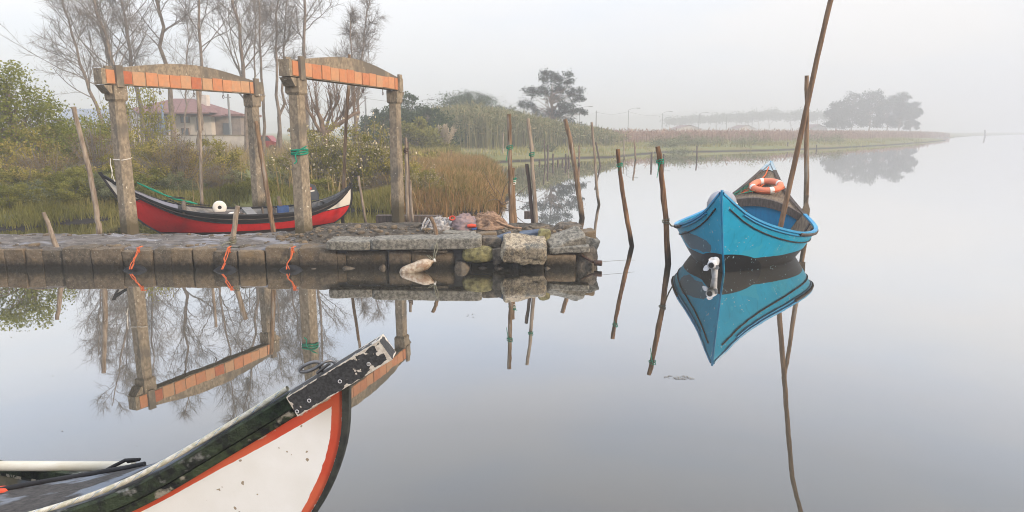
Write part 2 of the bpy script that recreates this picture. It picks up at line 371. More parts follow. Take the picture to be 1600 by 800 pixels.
bp = N(nt, 'ShaderNodeBump'); bp.inputs['Strength'].default_value = 0.004; bp.inputs['Distance'].default_value = 0.1
lk(g_.outputs['Position'], wn1.inputs['Vector']); lk(wn1.outputs[0], bp.inputs['Height']); lk(bp.outputs[0], gl.inputs['Normal'])
M['water'] = m
mb = MB(); S = 9000
mb.add([(-S, -200, 0), (S, -200, 0), (S, 9000, 0), (-S, 9000, 0)], [[0, 1, 2, 3]])
tag(mb.build('water', M['water']), kind='structure')

# haze: one closed box of thin even air
m, nt = new_mat('thin_air'); o_ = N(nt, 'ShaderNodeOutputMaterial'); pv = N(nt, 'ShaderNodeVolumePrincipled')
pv.inputs['Color'].default_value = (0.70, 0.72, 0.75, 1); pv.inputs['Density'].default_value = 0.0033; pv.inputs['Anisotropy'].default_value = 0.0
nt.links.new(pv.outputs[0], o_.inputs['Volume'])
mb = MB(); box(mb, (0, 4750, 14), (19000, 9900, 33))
hz = tag(mb.build('haze', m), kind='stuff')

# ------------------------------------------------------------------ plants
def rng(s): return np.random.default_rng(s)
def leaves(mb, C, size, R, tint=None, aspect=0.55, up=0.3):
    n = len(C); d = R.normal(size=(n, 3)); d[:, 2] = d[:, 2] * 0.8 + up; d /= np.linalg.norm(d, axis=1)[:, None]
    s = R.normal(size=(n, 3)); s -= (s * d).sum(1)[:, None] * d; s /= np.linalg.norm(s, axis=1)[:, None]
    l = (size * (0.6 + 0.8 * R.random(n)))[:, None]; w = l * aspect
    V = np.stack([C, C + d * l * 0.5 + s * w * 0.5, C + d * l, C + d * l * 0.5 - s * w * 0.5], 1).reshape(-1, 3)
    mb.add(V, np.arange(4 * n).reshape(n, 4), 0, R.random(n) if tint is None else tint)
def blades(mb, P, h, w, R, lean=0.25, bias=(0, 0), tint=None, mi=0):
    n = len(P); a = R.random(n) * 2 * math.pi; hv = h if not np.isscalar(h) else h * (0.6 + 0.6 * R.random(n)); wv = w * (0.6 + 0.8 * R.random(n))
    s = np.stack([np.cos(a), np.sin(a), np.zeros(n)], 1) * wv[:, None] * 0.5
    b = R.random(n) * 2 * math.pi; l = lean * R.random(n) * hv
    off = np.stack([np.cos(b) * l + bias[0] * hv, np.sin(b) * l + bias[1] * hv, np.zeros(n)], 1)
    up = np.zeros((n, 3)); up[:, 2] = hv
    mid = P + up * 0.55 + off * 0.35; tip = P + up * np.clip(1 - 0.25 * l / hv, 0.5, 1)[:, None] + off
    V = np.stack([P - s, P + s, mid + s * 0.8, mid - s * 0.8, tip], 1).reshape(-1, 3); i = np.arange(n) * 5
    t = R.random(n) if tint is None else tint
    mb.add(V, np.stack([i, i + 1, i + 2, i + 3], 1), mi, t)
    k = mb.n - len(V); mb.V.append(np.zeros((0, 3), np.float32))
    mb.F.append((np.stack([i + 3, i + 2, i + 4], 1) + k, np.full(n, mi, np.int32), np.asarray(t, np.float32), False))
def ellipsoid_pts(n, R, r, hollow=0.5):
    d = R.normal(size=(n, 3)); d /= np.linalg.norm(d, axis=1)[:, None]
    k = (hollow + (1 - hollow) * R.random(n)) ** 0.6
    return d * k[:, None] * np.array(r)

def shrub_meshes(seed, r, h, n_clump, n_leaf, size, leafm, twigs=40, flowers=None, spiky=0.0, csz=0.3):
    """foliage + stems for a shrub of radius r, height h, standing at the origin"""
    R = rng(seed); f = MB(); st = MB()
    C = ellipsoid_pts(n_clump, R, (r, r, h * 0.55), 0.35); C[:, 2] = np.abs(C[:, 2] + h * 0.42)
    C[:, :2] *= (1.0 + 0.25 * R.normal(size=(n_clump, 1))); C[:, 2] *= 1 + 0.12 * R.normal(size=n_clump)
    tb = R.random(n_clump)
    cs = csz * (0.5 + R.random(n_clump))
    idx = R.integers(0, n_clump, n_leaf)
    P = C[idx] + R.normal(size=(n_leaf, 3)) * cs[idx][:, None] * np.array([0.5, 0.5, 0.42])
    P[:, 2] = np.clip(P[:, 2], 0.02, None)
    tint = np.clip(tb[idx] * 0.6 + 0.4 * R.random(n_leaf), 0, 1)
    leaves(f, P, size, R, tint, up=0.35 + spiky)
    if flowers:
        nf = flowers; pf = C[R.integers(0, n_clump, nf)] + R.normal(size=(nf, 3)) * 0.28
        leaves(f, pf, size * 1.1, R, np.full(nf, 1.0), aspect=0.9)
    for k in range(twigs):
        c = C[R.integers(0, n_clump)]; b = np.array([c[0] * 0.15, c[1] * 0.15, 0]); e_ = c * np.array([1.12, 1.12, 1.16]) + R.normal(size=3) * 0.1
        mid = (b + e_) / 2 + R.normal(size=3) * 0.1
        tube(st, [b, mid, e_, e_ + (e_ - mid) * 0.25 + R.normal(size=3) * 0.07], [0.022, 0.013, 0.007, 0.003], 4, cap=False)
    return f, st

LM = {
 'olive': leaf_mat('olive_leaves', [(0.12, 0.115, 0.03), (0.26, 0.235, 0.06), (0.42, 0.35, 0.095), (0.42, 0.31, 0.12)], .35),
 'green': leaf_mat('green_leaves', [(0.09, 0.095, 0.022), (0.20, 0.195, 0.045), (0.34, 0.32, 0.085)], .35),
 'yellow': leaf_mat('spring_leaves', [(0.17, 0.165, 0.03), (0.28, 0.265, 0.055), (0.36, 0.32, 0.09)], 0.4),
 'greygreen': leaf_mat('grey_green_leaves', [(0.09, 0.10, 0.05), (0.19, 0.20, 0.10), (0.31, 0.32, 0.18)], .35),
 'brown': leaf_mat('brown_twiggy_leaves', [(0.12, 0.09, 0.05), (0.24, 0.175, 0.09), (0.32, 0.25, 0.10)], .35),
 'flower': leaf_mat('shrub_in_flower', [(0.09, 0.09, 0.025), (0.17, 0.165, 0.04), (0.27, 0.24, 0.06), (0.31, 0.27, 0.10), (0.75, 0.64, 0.46)]),
 'rush': leaf_mat('rush_blades', [(0.14, 0.13, 0.04), (0.27, 0.20, 0.08), (0.38, 0.22, 0.10), (0.46, 0.35, 0.17)], 0.2),
 'sedge': leaf_mat('sedge_blades', [(0.09, 0.095, 0.022), (0.23, 0.215, 0.06), (0.40, 0.34, 0.13)], 0.2),
 'meadow': leaf_mat('meadow_grass', [(0.18, 0.175, 0.06), (0.29, 0.27, 0.10), (0.44, 0.38, 0.19)], 0.2),
 'dry': leaf_mat('dry_grass', [(0.20, 0.15, 0.065), (0.32, 0.24, 0.11), (0.42, 0.32, 0.17)], 0.2),
 'reed': leaf_mat('giant_reed_leaves', [(0.10, 0.11, 0.045), (0.20, 0.205, 0.09), (0.33, 0.28, 0.15)], 0.2),
 'redreed': leaf_mat('dry_reed_stems', [(0.24, 0.15, 0.115), (0.34, 0.22, 0.165), (0.42, 0.30, 0.22)], 0.2),
 'dark': leaf_mat('dark_evergreen', [(0.025, 0.045, 0.022), (0.05, 0.08, 0.035), (0.085, 0.12, 0.05)]),
 'euc': leaf_mat('eucalyptus_leaves', [(0.045, 0.06, 0.05), (0.07, 0.09, 0.078), (0.11, 0.13, 0.11)]),
 'fresh': leaf_mat('fresh_green_leaves', [(0.11, 0.13, 0.025), (0.21, 0.225, 0.05), (0.32, 0.325, 0.09)], 0.35),
 'plume': leaf_mat('pampas_plume', [(0.45, 0.37, 0.27), (0.55, 0.46, 0.34)], 0.2),
}

# shrub prototypes, then copies along the bank
protos = {}
def proto(kind):
    if kind not in protos:
        spec = {
         'olive': ('olive', dict(r=1.5, h=2.2, n_clump=95, n_leaf=13000, size=0.09, twigs=110, csz=0.26)),
         'green': ('green', dict(r=1.5, h=1.7, n_clump=80, n_leaf=12000, size=0.10, twigs=25, csz=0.25)),
         'yellow': ('yellow', dict(r=1.1, h=3.0, n_clump=90, n_leaf=7000, size=0.07, twigs=90, spiky=0.6, csz=0.34)),
         'greygreen': ('greygreen', dict(r=1.4, h=1.5, n_clump=80, n_leaf=12000, size=0.09, twigs=30, csz=0.25)),
         'brown': ('brown', dict(r=1.4, h=2.1, n_clump=110, n_leaf=9000, size=0.06, twigs=260, csz=0.3)),
         'flower': ('flower', dict(r=1.6, h=2.5, n_clump=95, n_leaf=13000, size=0.08, twigs=170, flowers=420, csz=0.26)),
        }[kind]
        protos[kind] = (spec[0], [shrub_meshes(100 + 7 * v + sum(map(ord, kind)), leafm=None, **spec[1]) for v in range(2 if kind in ('olive', 'brown', 'green', 'greygreen') else 1)], [])
    return protos[kind]
made = {}
def shrub(kind, px, Y, s, label, sz=1.0, v=0, name='shrub', grp='bushes on the bank behind the red boat'):
    X = (px - 800) / F / 1.02 * Y; z = gz(X, Y) - 0.05
    lm, vs, _ = proto(kind); v = v % len(vs)
    key = (kind, v)
    rz = (px * 0.37) % 6.28
    if key in made: t = copy_tree(made[key])
    else:
        t = thing(name, None, None)
        vs[v][0].build('foliage', LM[lm], t); vs[v][1].build('stem', M['twig'], t); made[key] = t
    t.location = (X, Y, z); t.rotation_euler = (0, 0, rz); t.scale = (s, s, s * sz)
    return tag(t, label, 'bush', grp)

SH = [ # kind, px, Y, scale, zscale, variant, label
 ('green', -150, 19.5, 1.1, 1.0, 0, 'low green bush beyond the picture edge beside the quay'),
 ('olive', -60, 22.5, 1.0, 1.0, 0, 'olive bush at the edge of the bank, furthest from the red boat'),
 ('green', 30, 21.0, .72, .80, 1, 'low leafy green bush near the water behind the short stake'),
 ('olive', 60, 24.5, .95, .95, 1, 'olive bush below the leafy green tree'),
 ('brown', 150, 24.0, .88, 1.0, 0, 'brown twiggy bush behind the crooked pole'),
 ('green', 120, 21.0, .66, .85, 0, 'green bramble bush at the waterline behind the crooked pole'),
 ('greygreen', 85, 23.0, .8, .8, 0, 'grey green bush between the green tree and the crooked pole'),
 ('green', 205, 21.4, .62, .85, 1, 'green bush at the waterline behind the raised bow of the red boat'),
 ('olive', 240, 24.6, .85, .95, 0, 'olive bush beside the pillar that has the white cord'),
 ('yellow', 212, 27.5, 1.15, 1.12, 0, 'tall yellow green willow bush in front of the white house'),
 ('brown', 270, 24.0, .80, 1.0, 1, 'brown leafless bush over the middle of the red boat'),
 ('greygreen', 255, 21.8, .5, .9, 1, 'small grey green bush over the foredeck of the red boat'),
 ('olive', 320, 25.5, .80, .9, 1, 'olive bush behind the thin pale pole'),
 ('greygreen', 355, 22.8, .52, .9, 0, 'grey green bush behind the white float of the red boat'),
 ('greygreen', 440, 23.5, .55, .8, 1, 'grey green bush between the two gantry pillars'),
 ('yellow', 425, 27.0, .50, .75, 0, 'small yellow green bush between the two gantry pillars'),
 ('flower', 500, 25.0, .92, .92, 0, 'bush with pale blossom behind the outboard motor of the red boat'),
 ('flower', 572, 24.0, .86, 1.0, 0, 'bush with pale blossom touching the far pillar of the gantry'),
 ('olive', 545, 26.5, .80, .95, 0, 'olive bush between the two blossoming bushes'),
 ('flower', 660, 21.6, .36, 1.0, 0, 'small blossoming bush beside the pair of thin poles'),
 ('green', 480, 22.3, .42, .85, 1, 'low green bush behind the stern of the red boat'),
 ('olive', 620, 23.5, .62, .95, 1, 'olive bush beside the far pillar, towards the rushes'),
 ('green', -10, 18.2, .50, .8, 0, 'low leafy bush at the water edge nearest the short stake'),
 ('greygreen', 45, 19.0, .52, .8, 0, 'low grey green bush at the water edge between the stake and the crooked pole'),
 ('green', 95, 19.3, .50, .9, 1, 'leafy bush at the water edge just before the crooked pole'),
 ('greygreen', 140, 19.8, .50, .9, 1, 'low grey green bush at the foot of the crooked pole'),
 ('green', 185, 20.3, .50, .9, 0, 'leafy bush right beside the raised bow tip of the red boat'),
 ('brown', 335, 22.2, .50, .8, 0, 'low brown bush over the hatch of the red boat'),
 ('green', 400, 22.0, .45, .7, 1, 'low leafy bush behind the slanting pole of the red boat'),
 ('olive', 20, 20.5, .55, .9, 0, 'olive bush above the water edge bush nearest the short stake'),
 ('olive', 170, 22.6, .62, .9, 1, 'olive bush between the crooked pole and the corded pillar'),
 ('brown', 60, 22.0, .70, .9, 1, 'brown twiggy bush below the fresh green tree'),
 ('brown', 595, 22.6, .45, .7, 0, 'low brown bush at the foot of the far wide gantry pillar'),
]
for k, px, Y, s, szz, v, lab in SH: shrub(k, px, Y, s, lab, szz, v)

def limb(mb, p, d, length, r0, r1, R, n=6, wander=0.10, up=0.0, sides=5):
    pts = [np.array(p, float)]; d = np.array(d, float); d /= np.linalg.norm(d)
    for i in range(n):
        d = d + R.normal(size=3) * wander; d[2] += up; d /= np.linalg.norm(d)
        pts.append(pts[-1] + d * length / n)
    tube(mb, pts, np.linspace(r0, r1, n + 1), sides, cap=False)
    return np.array(pts)
def perp_dir(d, ang, R):
    d = d / np.linalg.norm(d); a = R.normal(size=3); a -= a @ d * d; a /= np.linalg.norm(a)
    return d * math.cos(ang) + a * math.sin(ang)
def bare_tree(seed, base, tip, bow=0.0, r=0.17, first=0.35, dens=1.0, spread=1.0, fork=False, label='', name='bare_tree'):
    """leafless tree: trunk from base to tip (world), limbs, branches, twigs"""
    R = rng(seed); b = np.array(tuple(base)); t = np.array(tuple(tip)) - b; H = np.linalg.norm(t)
    root = thing(name, label, 'tree', tuple(base), 0, 'leafless trees behind the hedge')
    tr = MB(); cr = MB(); fine = MB()
    n = 14; pts = []
    for i in range(n + 1):
        k = i / n; p = t * k + np.array([bow * math.sin(k * math.pi), 0, 0]) + R.normal(size=3) * np.array([.07, .07, 0]) * (H / 14) * (k > 0)
        pts.append(p)
    pts = np.array(pts); tube(tr, pts, r * (1 - 0.86 * np.linspace(0, 1, n + 1) ** 0.9), 8, rough=0.1)
    nb = int(24 * dens)
    tw = []
    for i in range(nb):
        k = first + (0.98 - first) * (i + R.random()) / nb; j = min(int(k * n), n - 1); p = pts[j] + (pts[j + 1] - pts[j]) * (k * n - j)
        ln = H * (0.30 * (1.05 - k) + 0.05) * (0.7 + 0.7 * R.random()) * spread * .9
        d = perp_dir(pts[j + 1] - pts[j], math.radians(30 + 22 * R.random()), R)
        P = limb(cr, p, d, ln, max(r * (1 - k) * 0.42, 0.022), 0.012, R, 6, 0.13, 0.07, 5)
        for q_ in range(int(7 + 2 * dens)):
            kk = 0.2 + 0.8 * R.random(); jj = min(int(kk * 6), 5); pp = P[jj] + (P[jj + 1] - P[jj]) * (kk * 6 - jj)
            d2 = perp_dir(P[jj + 1] - P[jj], math.radians(30 + 30 * R.random()), R)
            P2 = limb(cr, pp, d2, ln * (0.22 + 0.35 * R.random()), 0.014, 0.006, R, 4, 0.16, 0.05, 3)
            tw.append(P2)
    # twigs, all at once
    A = []; Dv = []
    for P2 in tw:
        m_ = 14
        kk = 0.1 + 0.9 * R.random(m_); jj = np.minimum((kk * 4).astype(int), 3)
        A.append(P2[jj] + (P2[jj + 1] - P2[jj]) * (kk * 4 - jj)[:, None]); Dv.append(P2[jj + 1] - P2[jj])
    A = np.concatenate(A); Dv = np.concatenate(Dv); nn = len(A); Dv /= np.linalg.norm(Dv, axis=1)[:, None]
    Dv = Dv * 0.8 + R.normal(size=(nn, 3)) * 0.55; Dv[:, 2] += 0.12; Dv /= np.linalg.norm(Dv, axis=1)[:, None]
    ln = (0.35 + 0.65 * R.random(nn))[:, None] * 0.9
    s = R.normal(size=(nn, 3)); s -= (s * Dv).sum(1)[:, None] * Dv; s /= np.linalg.norm(s, axis=1)[:, None]
    B2 = A + Dv * ln * 0.5 + R.normal(size=(nn, 3)) * 0.05; E_ = B2 + (Dv + R.normal(size=(nn, 3)) * 0.25) * ln * 0.5
    wd = 0.0065
    V = np.stack([A - s * wd, A + s * wd, B2 + s * wd * .8, B2 - s * wd * .8, E_ + s * wd * .4, E_ - s * wd * .4], 1).reshape(-1, 3); i = np.arange(nn) * 6
    cr.add(V, np.concatenate([np.stack([i, i + 1, i + 2, i + 3], 1), np.stack([i + 3, i + 2, i + 4, i + 5], 1)]), 0, 0.5)
    tr.build('trunk', M['bark'], root); cr.build('crown', M['twig'], root)
    return root
BT = [ # base px, Y, top px, top height, bow, radius, first, dens, spread
 (184, 46, 112, 13.0, -0.5, .15, .32, 1.3, 0.95, 'thin leafless tree leaning furthest from the others, over the hedge end'),
 (186, 50, 138, 16.5, 0.4, .15, .25, 1.2, 1.1, 'leafless tree rising directly over the near end of the longer-leaning gantry'),
 (205, 47, 140, 17.0, 0.5, .18, .25, 1.2, 1.1, 'slanting leafless tree just beside the near gantry post'),
 (236, 52, 190, 18.0, -0.3, .20, .35, 1.1, 1.1, 'stout slanting leafless tree in front of the grey shed roof'),
 (272, 48, 246, 18.0, 0.2, .21, .42, 1.1, .9, 'stout straight leafless tree in front of the red roof'),
 (222, 60, 200, 13.0, 0.2, .12, .3, .9, 1.0, 'slim leafless tree behind the stout slanting tree'),
 (309, 46, 312, 17.5, 0.15, .15, .38, 1.0, .9, 'straight leafless tree over the middle of the near gantry beam'),
 (283, 62, 286, 14.5, 0.2, .11, .28, 1.0, 1.0, 'slim leafless tree behind the chimney of the white house'),
 (384, 47, 350, 18.0, 0.8, .19, .22, 1.3, 1.1, 'spreading leafless tree at the far end of the near gantry beam'),
 (396, 55, 398, 15.0, -0.2, .11, .4, .9, .8, 'thin leafless tree just beyond the far pillar of the near gantry'),
 (411, 49, 405, 16.0, 0.15, .13, .42, .9, .85, 'slender leafless tree over the parked red van'),
 (436, 50, 434, 16.0, -0.25, .15, .4, 1.0, .8, 'leafless tree with a crooked foot between the two gantries'),
 (430, 52, 448, 14.0, 0.25, .14, .4, 1.0, .8, 'leafless tree sharing a crooked foot, leaning to the wider gantry'),
 (475, 48, 471, 17.5, 0.1, .19, .45, 1.0, .8, 'tall straight leafless tree beside the pillar with green cord'),
 (559, 46, 553, 9.8, -0.1, .15, .4, .8, .8, 'shorter leafless tree just behind the far half of the wide gantry beam'),
 (556, 50, 578, 11.5, -0.3, .15, .3, .9, .95, 'last leafless tree before the conifers, its top arching over the beam'),
]
for i, (bx, Y, tx, H, bow, r, fi, dn, sp, lab) in enumerate(BT):
    B = Vector(((bx - 800) / 1083 * Y, Y, 0)); B.z = gz(B.x, Y) - 0.1
    H2 = H; ang = (H2 - EYE) / Y
    # top px is where the trunk crosses the height seen at the top of the frame
    k = (0.18 * Y + EYE) / H if H > 0.18 * Y + EYE else 1.0
    yw = 1120 if k < 1 else 1105
    tx_w = (tx - 800) / yw * Y; T = Vector((B.x + (tx_w - B.x) / k, Y + (0.6 if i % 2 else -0.6), H))
    bare_tree(300 + i, B, T, bow, r, fi, dn, sp, label=lab)

# pollarded tree between the gantry pillars
R = rng(77); Y = 38; B = Vector(((510 - 800) / 1083 * Y, Y, 0)); B.z = gz(B.x, Y) - 0.1
root = thing('pollarded_tree', 'thick pollarded leafless tree with crooked spreading limbs under the wide gantry beam', 'tree', B)
tr = MB(); cr = MB()
P = limb(tr, (0, 0, 0), (0, 0, 1), 2.0, .27, .23, R, 5, .05, 0, 9)
top = P[-1]
limbs = [((-.9, .1, .5), 2.3, .15), ((.9, -.1, .75), 2.4, .16), ((-.1, .2, 1), 1.6, .17), ((-.65, -.3, 1.0), 2.4, .10), ((.45, .5, 1.1), 2.4, .10), ((.95, .2, .35), 2.6, .09)]
for d, ln, rr in limbs:
    P = limb(cr, top - np.array([0, 0, .15]), d, ln, rr, rr * .5, R, 7, .16, .06, 7)
    for q_ in range(9):
        j = R.integers(2, 7); d2 = np.array([R.normal() * .45, R.normal() * .45, 1.0]) + np.array(d) * .35
        P2 = limb(cr, P[j], d2, 1.3 + 1.3 * R.random(), .035, .012, R, 5, .12, .08, 5)
        for z_ in range(7):
            j2 = R.integers(1, 5); P3 = limb(cr, P2[j2], perp_dir(P2[j2 + 1] - P2[j2], .6, R), .5 + .5 * R.random(), .012, .004, R, 3, .12, .05, 3)
M['bark_tan'] = surf('tan_bark', (0.22, 0.155, 0.11), (0.14, 0.10, 0.075), 3, (1, 1, 1), 0.95, 0.4)
tr.build('trunk', M['bark_tan'], root); cr.build('crown', M['bark_tan'], root)

def leafy_tree(name, label, cat, px, Y, H, r, trunk_r, kind, n_leaf, size, seed, lobes, base_z=None, csk=1.0, grp=None, twig_n=120, clear=0.3):
    """lobes: list of (dx, dz, rx, rz) clumps relative to centre, as fractions of r and H"""
    R = rng(seed); X = (px - 800) / 1083 * Y; z = gz(X, Y) - 0.1 if base_z is None else base_z
    root = thing(name, label, cat, (X, Y, z), 0, grp); tr = MB(); f = MB()
    tube(tr, [(0, 0, 0), (0.03 * H, 0, H * .3), (-.02 * H, 0.02 * H, H * .6), (0, 0, H * .85)], [trunk_r, trunk_r * .75, trunk_r * .5, trunk_r * .15], 7, rough=.12)
    tot = sum(l[2] * l[3] for l in lobes)
    for dx, dz, rx, rz in lobes:
        c0 = np.array([dx * r, R.normal() * .3 * r, dz * H]); m_ = max(int(n_leaf * rx * rz / tot), 50); nc = max(8, int(m_ / 90))
        C = c0 + ellipsoid_pts(nc, R, (rx * r, rx * r, rz * H), 0.3); idx = R.integers(0, nc, m_); cs = (0.16 + 0.12 * R.random(nc)) * rx * r * csk
        Pp = C[idx] + R.normal(size=(m_, 3)) * cs[idx][:, None] * np.array([1, 1, .7]); tb = R.random(nc)
        leaves(f, Pp, size, R, np.clip(tb[idx] * .55 + .45 * R.random(m_), 0, 1))
        for q_ in range(max(3, int(twig_n / len(lobes)))):
            e_ = C[R.integers(0, nc)]; k = 0.25 + .5 * R.random(); b = np.array([0, 0, min(H * k, e_[2] * .8)])
            tube(tr, [b, (b + e_) / 2 + R.normal(size=3) * .04 * H, e_], [trunk_r * .28, trunk_r * .14, trunk_r * .04], 4, cap=False)
    tr.build('trunk', M['bark'], root); f.build('crown', LM[kind], root)
    return root

leafy_tree('leafy_tree', 'fresh green leafy tree over the hedge at the quay end of the bank', 'tree', 22, 25.0, 4.6, 2.3, .09, 'fresh', 34000, .095, 11,
           [(-.7, .45, .7, .22), (0.1, .62, .5, .2), (.55, .38, .6, .18), (-.1, .88, .42, .12), (-1.1, .8, .6, .2), (.9, .3, .45, .14), (.3, .28, .8, .2)])
# conifer-like dark shrubs and the dome tree behind the reeds
for i, (px, Y, H, r, lab) in enumerate([
    (618, 62, 4.2, 2.6, 'dark evergreen bush just past the far gantry pillar'),
    (640, 66, 5.2, 2.6, 'tallest pointed dark evergreen bush beside the far gantry pillar'),
    (668, 60, 3.9, 2.6, 'rounded dark evergreen bush beside the pampas plume'),
    (590, 64, 3.8, 2.4, 'dark evergreen bush seen inside the wide gantry'),
    (652, 56, 2.9, 2.0, 'low dark evergreen bush in front of the pointed one')]):
    leafy_tree('evergreen_bush', lab, 'bush', px, Y, H, r, .12, 'green' if i == 4 else 'dark', 9000, .2, 40 + i, [(0, .35, .9, .3), (-.3, .6, .5, .25), (.35, .55, .55, .25), (.05, .88, .28, .14)], grp='evergreen bushes beside the reeds', twig_n=20)
leafy_tree('domed_tree', 'broad domed evergreen tree rising behind the tall reeds', 'tree', 728, 92, 6.6, 6.0, .3, 'dark', 26000, .19, 60, [(0, .62, .85, .34), (-.7, .45, .5, .25), (.75, .45, .5, .25), (.1, .85, .5, .14)], csk=.5, twig_n=20)
leafy_tree('eucalyptus_tree', 'airy eucalyptus with gaps in its crown behind the reeds', 'tree', 862, 92, 9.6, 4.0, .2, 'euc', 10000, .26, 61,
           [(-.1, .9, .38, .07), (.38, .84, .38, .09), (-.5, .72, .4, .08), (.15, .68, .4, .08), (.75, .66, .32, .09), (-.78, .52, .32, .06), (.4, .45, .42, .10), (-.25, .42, .35, .07), (.9, .42, .22, .07), (.25, .22, .55, .14), (-.5, .25, .35, .1)], twig_n=90)
eu = [(1304, 258, 12.5, 5.0, 'shortest eucalyptus at the reed side of the grove'), (1328, 268, 16.0, 6.0, 'second eucalyptus of the grove, beside its shortest tree'), (1356, 262, 16.8, 6.5, 'tallest eucalyptus in the middle of the grove'),
      (1384, 270, 15.0, 5.5, 'eucalyptus with a thin crown between the tallest tree and the rounded one'), (1402, 262, 15.8, 5.5, 'rounded eucalyptus near the open water end of the grove'), (1420, 266, 13.0, 3.6, 'narrow eucalyptus at the open water end of the grove')]
for i, (px, Y, H, r, lab) in enumerate(eu):
    rr = random.Random(i + 5); lobes = [(0, .85, .55, .13), (-.5, .68, .5, .13), (.45, .66, .5, .13), (0, .5, .6, .15), (-.5, .33, .5, .12), (.5, .32, .45, .12)]
    leafy_tree('eucalyptus_tree', lab, 'tree', px, Y, H, r, .3, 'euc', 7000, .55, 70 + i, lobes, grp='eucalyptus grove on the far shore', twig_n=30)
# faint far trees
ft = [(1058, 8), (1082, 9.5), (1118, 10), (1150, 10.5), (1168, 12), (1184, 12.5), (1200, 12.5), (1234, 12), (1250, 12.5), (1276, 11.5)]
desc = ['beside the far white house', 'behind the far red roof', 'first past the far red roof', 'second past the far red roof', 'at the start of the faint row', 'second in the faint row', 'third in the faint row', 'just left of the tall leaning pole', 'just behind the tall leaning pole', 'between the tall pole and the eucalyptus grove']
for i, ((px, H), dd) in enumerate(zip(ft, desc)):
    leafy_tree('umbrella_pine', 'hazy flat topped pine ' + dd, 'tree', px, 420, H + 1.5, 8.0, .3, 'dark', 1500, 1.1, 90 + i, [(0, .8, .9, .12), (-.5, .72, .5, .1), (.5, .74, .5, .1)], grp='hazy pines on the horizon', twig_n=8)

# --- grasses and reeds (nobody could count them)
def scatter(poly, n, R):
    poly = np.asarray(poly); lo, hi = poly.min(0), poly.max(0); P = lo + R.random((n * 4, 2)) * (hi - lo); P = P[inside(P, poly)]
    P = P[sdist(P) > -0.12][:n]; return np.column_stack([P, ground_z(P)])
def polypx(l, z=0): return [tuple(W(x, y, z)[:2]) for x, y in l]
def clumpy(P, R, frac=0.7, rad=0.35, k=8):
    c = P[R.integers(0, len(P), max(4, len(P) // k))]; Q = P.copy(); m_ = R.random(len(P)) < frac
    Q[m_, :2] = c[R.integers(0, len(c), m_.sum())][:, :2] + R.normal(size=(m_.sum(), 2)) * rad; Q = Q[sdist(Q[:, :2]) > -0.15]; Q[:, 2] = ground_z(Q[:, :2]); return Q
R = rng(5)
P = scatter(polypx([(628, 352), (760, 350), (805, 325), (805, 285), (775, 263), (740, 262), (628, 262)]), 22000, R); P = clumpy(P, R, .75, .28, 90)
mb = MB(); t = np.clip(.38 + .45 * wob(P[:, :2], 1.0) + .6 * (R.random(len(P)) - .5), 0, 1); blades(mb, P, (.62 + .22 * wob(P[:, :2], .8)) * (.55 + .7 * R.random(len(P))), .020, R, .85, (0.05, 0), t)
P2 = scatter(polypx([(628, 356), (760, 354), (808, 328), (805, 295), (740, 305), (628, 325)]), 9000, R); blades(mb, P2, .34, .018, R, .7, (.04, 0), np.clip(.3 + .6 * R.random(len(P2)), 0, 1))
tag(mb.build('rushes', LM['rush']), 'reddish brown rush tussocks on the point of the bank', kind='stuff')
P = scatter(polypx([(-200, 362), (110, 362), (300, 340), (640, 345), (640, 322), (-200, 322)]), 26000, R); P = clumpy(P, R, .6, .22, 60)
mb = MB(); blades(mb, P, .28 + .16 * wob(P[:, :2], 1.1) * (.5 + R.random(len(P))), .02, R, .7, tint=np.clip(.5 + .4 * wob(P[:, :2], .8) + .4 * (R.random(len(P)) - .5), 0, 1))
tag(mb.build('bank_grass', LM['sedge']), 'green sedge along the waterline behind the quay', kind='stuff')
P = scatter(polypx([(-300, 300), (640, 300), (640, 232), (-300, 232)], .6), 14000, R); P = clumpy(P, R, .7, .5, 60)
mb = MB(); blades(mb, P, .95, .03, R, .5)
tag(mb.build('dry_grass', LM['dry']), 'straw coloured dry grass between the bushes of the bank', kind='stuff')
# meadow strip
mp_ = polypx([(640, 270), (768, 262), (765, 257), (786, 253.5), (880, 248), (960, 246), (1000, 241), (1100, 237), (1200, 235.5), (1300, 232), (1390, 227), (1455, 222.4), (1400, 219), (1000, 222), (860, 222), (600, 224)])
P = scatter(mp_, 26000, R); P = clumpy(P, R, .6, .8, 60)
mb = MB(); wsc = np.clip(P[:, 1] / 60, .6, 3); blades(mb, P, .34 * (.5 + .9 * R.random(len(P))) + .16 * wob(P[:, :2], .35) + .1, .06, R, .6, tint=np.clip(.5 + .4 * wob(P[:, :2], .25) + .3 * (R.random(len(P)) - .5), 0, 1))
tag(mb.build('meadow_grass', LM['meadow']), 'pale green meadow grass along the far shore', kind='stuff')
# giant reed thicket
def reedbed(poly, n, hfun, w, lm, name, label, R, lean=.12, leaf=0, clump=None):
    P = scatter(poly, n, R)
    if clump: P = clumpy(P, R, .6, clump, 25)
    h = hfun(P, R); mb = MB(); blades(mb, P, h, w, R, lean)
    if leaf:
        for k in range(leaf):
            kk = .35 + .6 * R.random(len(P)); A = P.copy(); A[:, 2] += h * kk; A[:, :2] += R.normal(size=(len(P), 2)) * .12
            leaves(mb, A, w * 9, R, None, aspect=.16, up=.5)
    return tag(mb.build(name, LM[lm]), label, kind='stuff')
tk = [(-3.0, 74), (2.0, 71), (8, 72), (14, 74), (17, 80), (12, 92), (4, 95), (-8, 92), (-17, 86), (-16, 74), (-9, 71)]
def hth(P, R):
    px = P[:, 0] / P[:, 1] * 1083 + 800
    return np.interp(px, [600, 690, 740, 800, 850, 900, 960], [3.2, 4.1, 4.5, 3.9, 3.1, 2.4, 1.6]) * (.82 + .25 * R.random(len(P)))
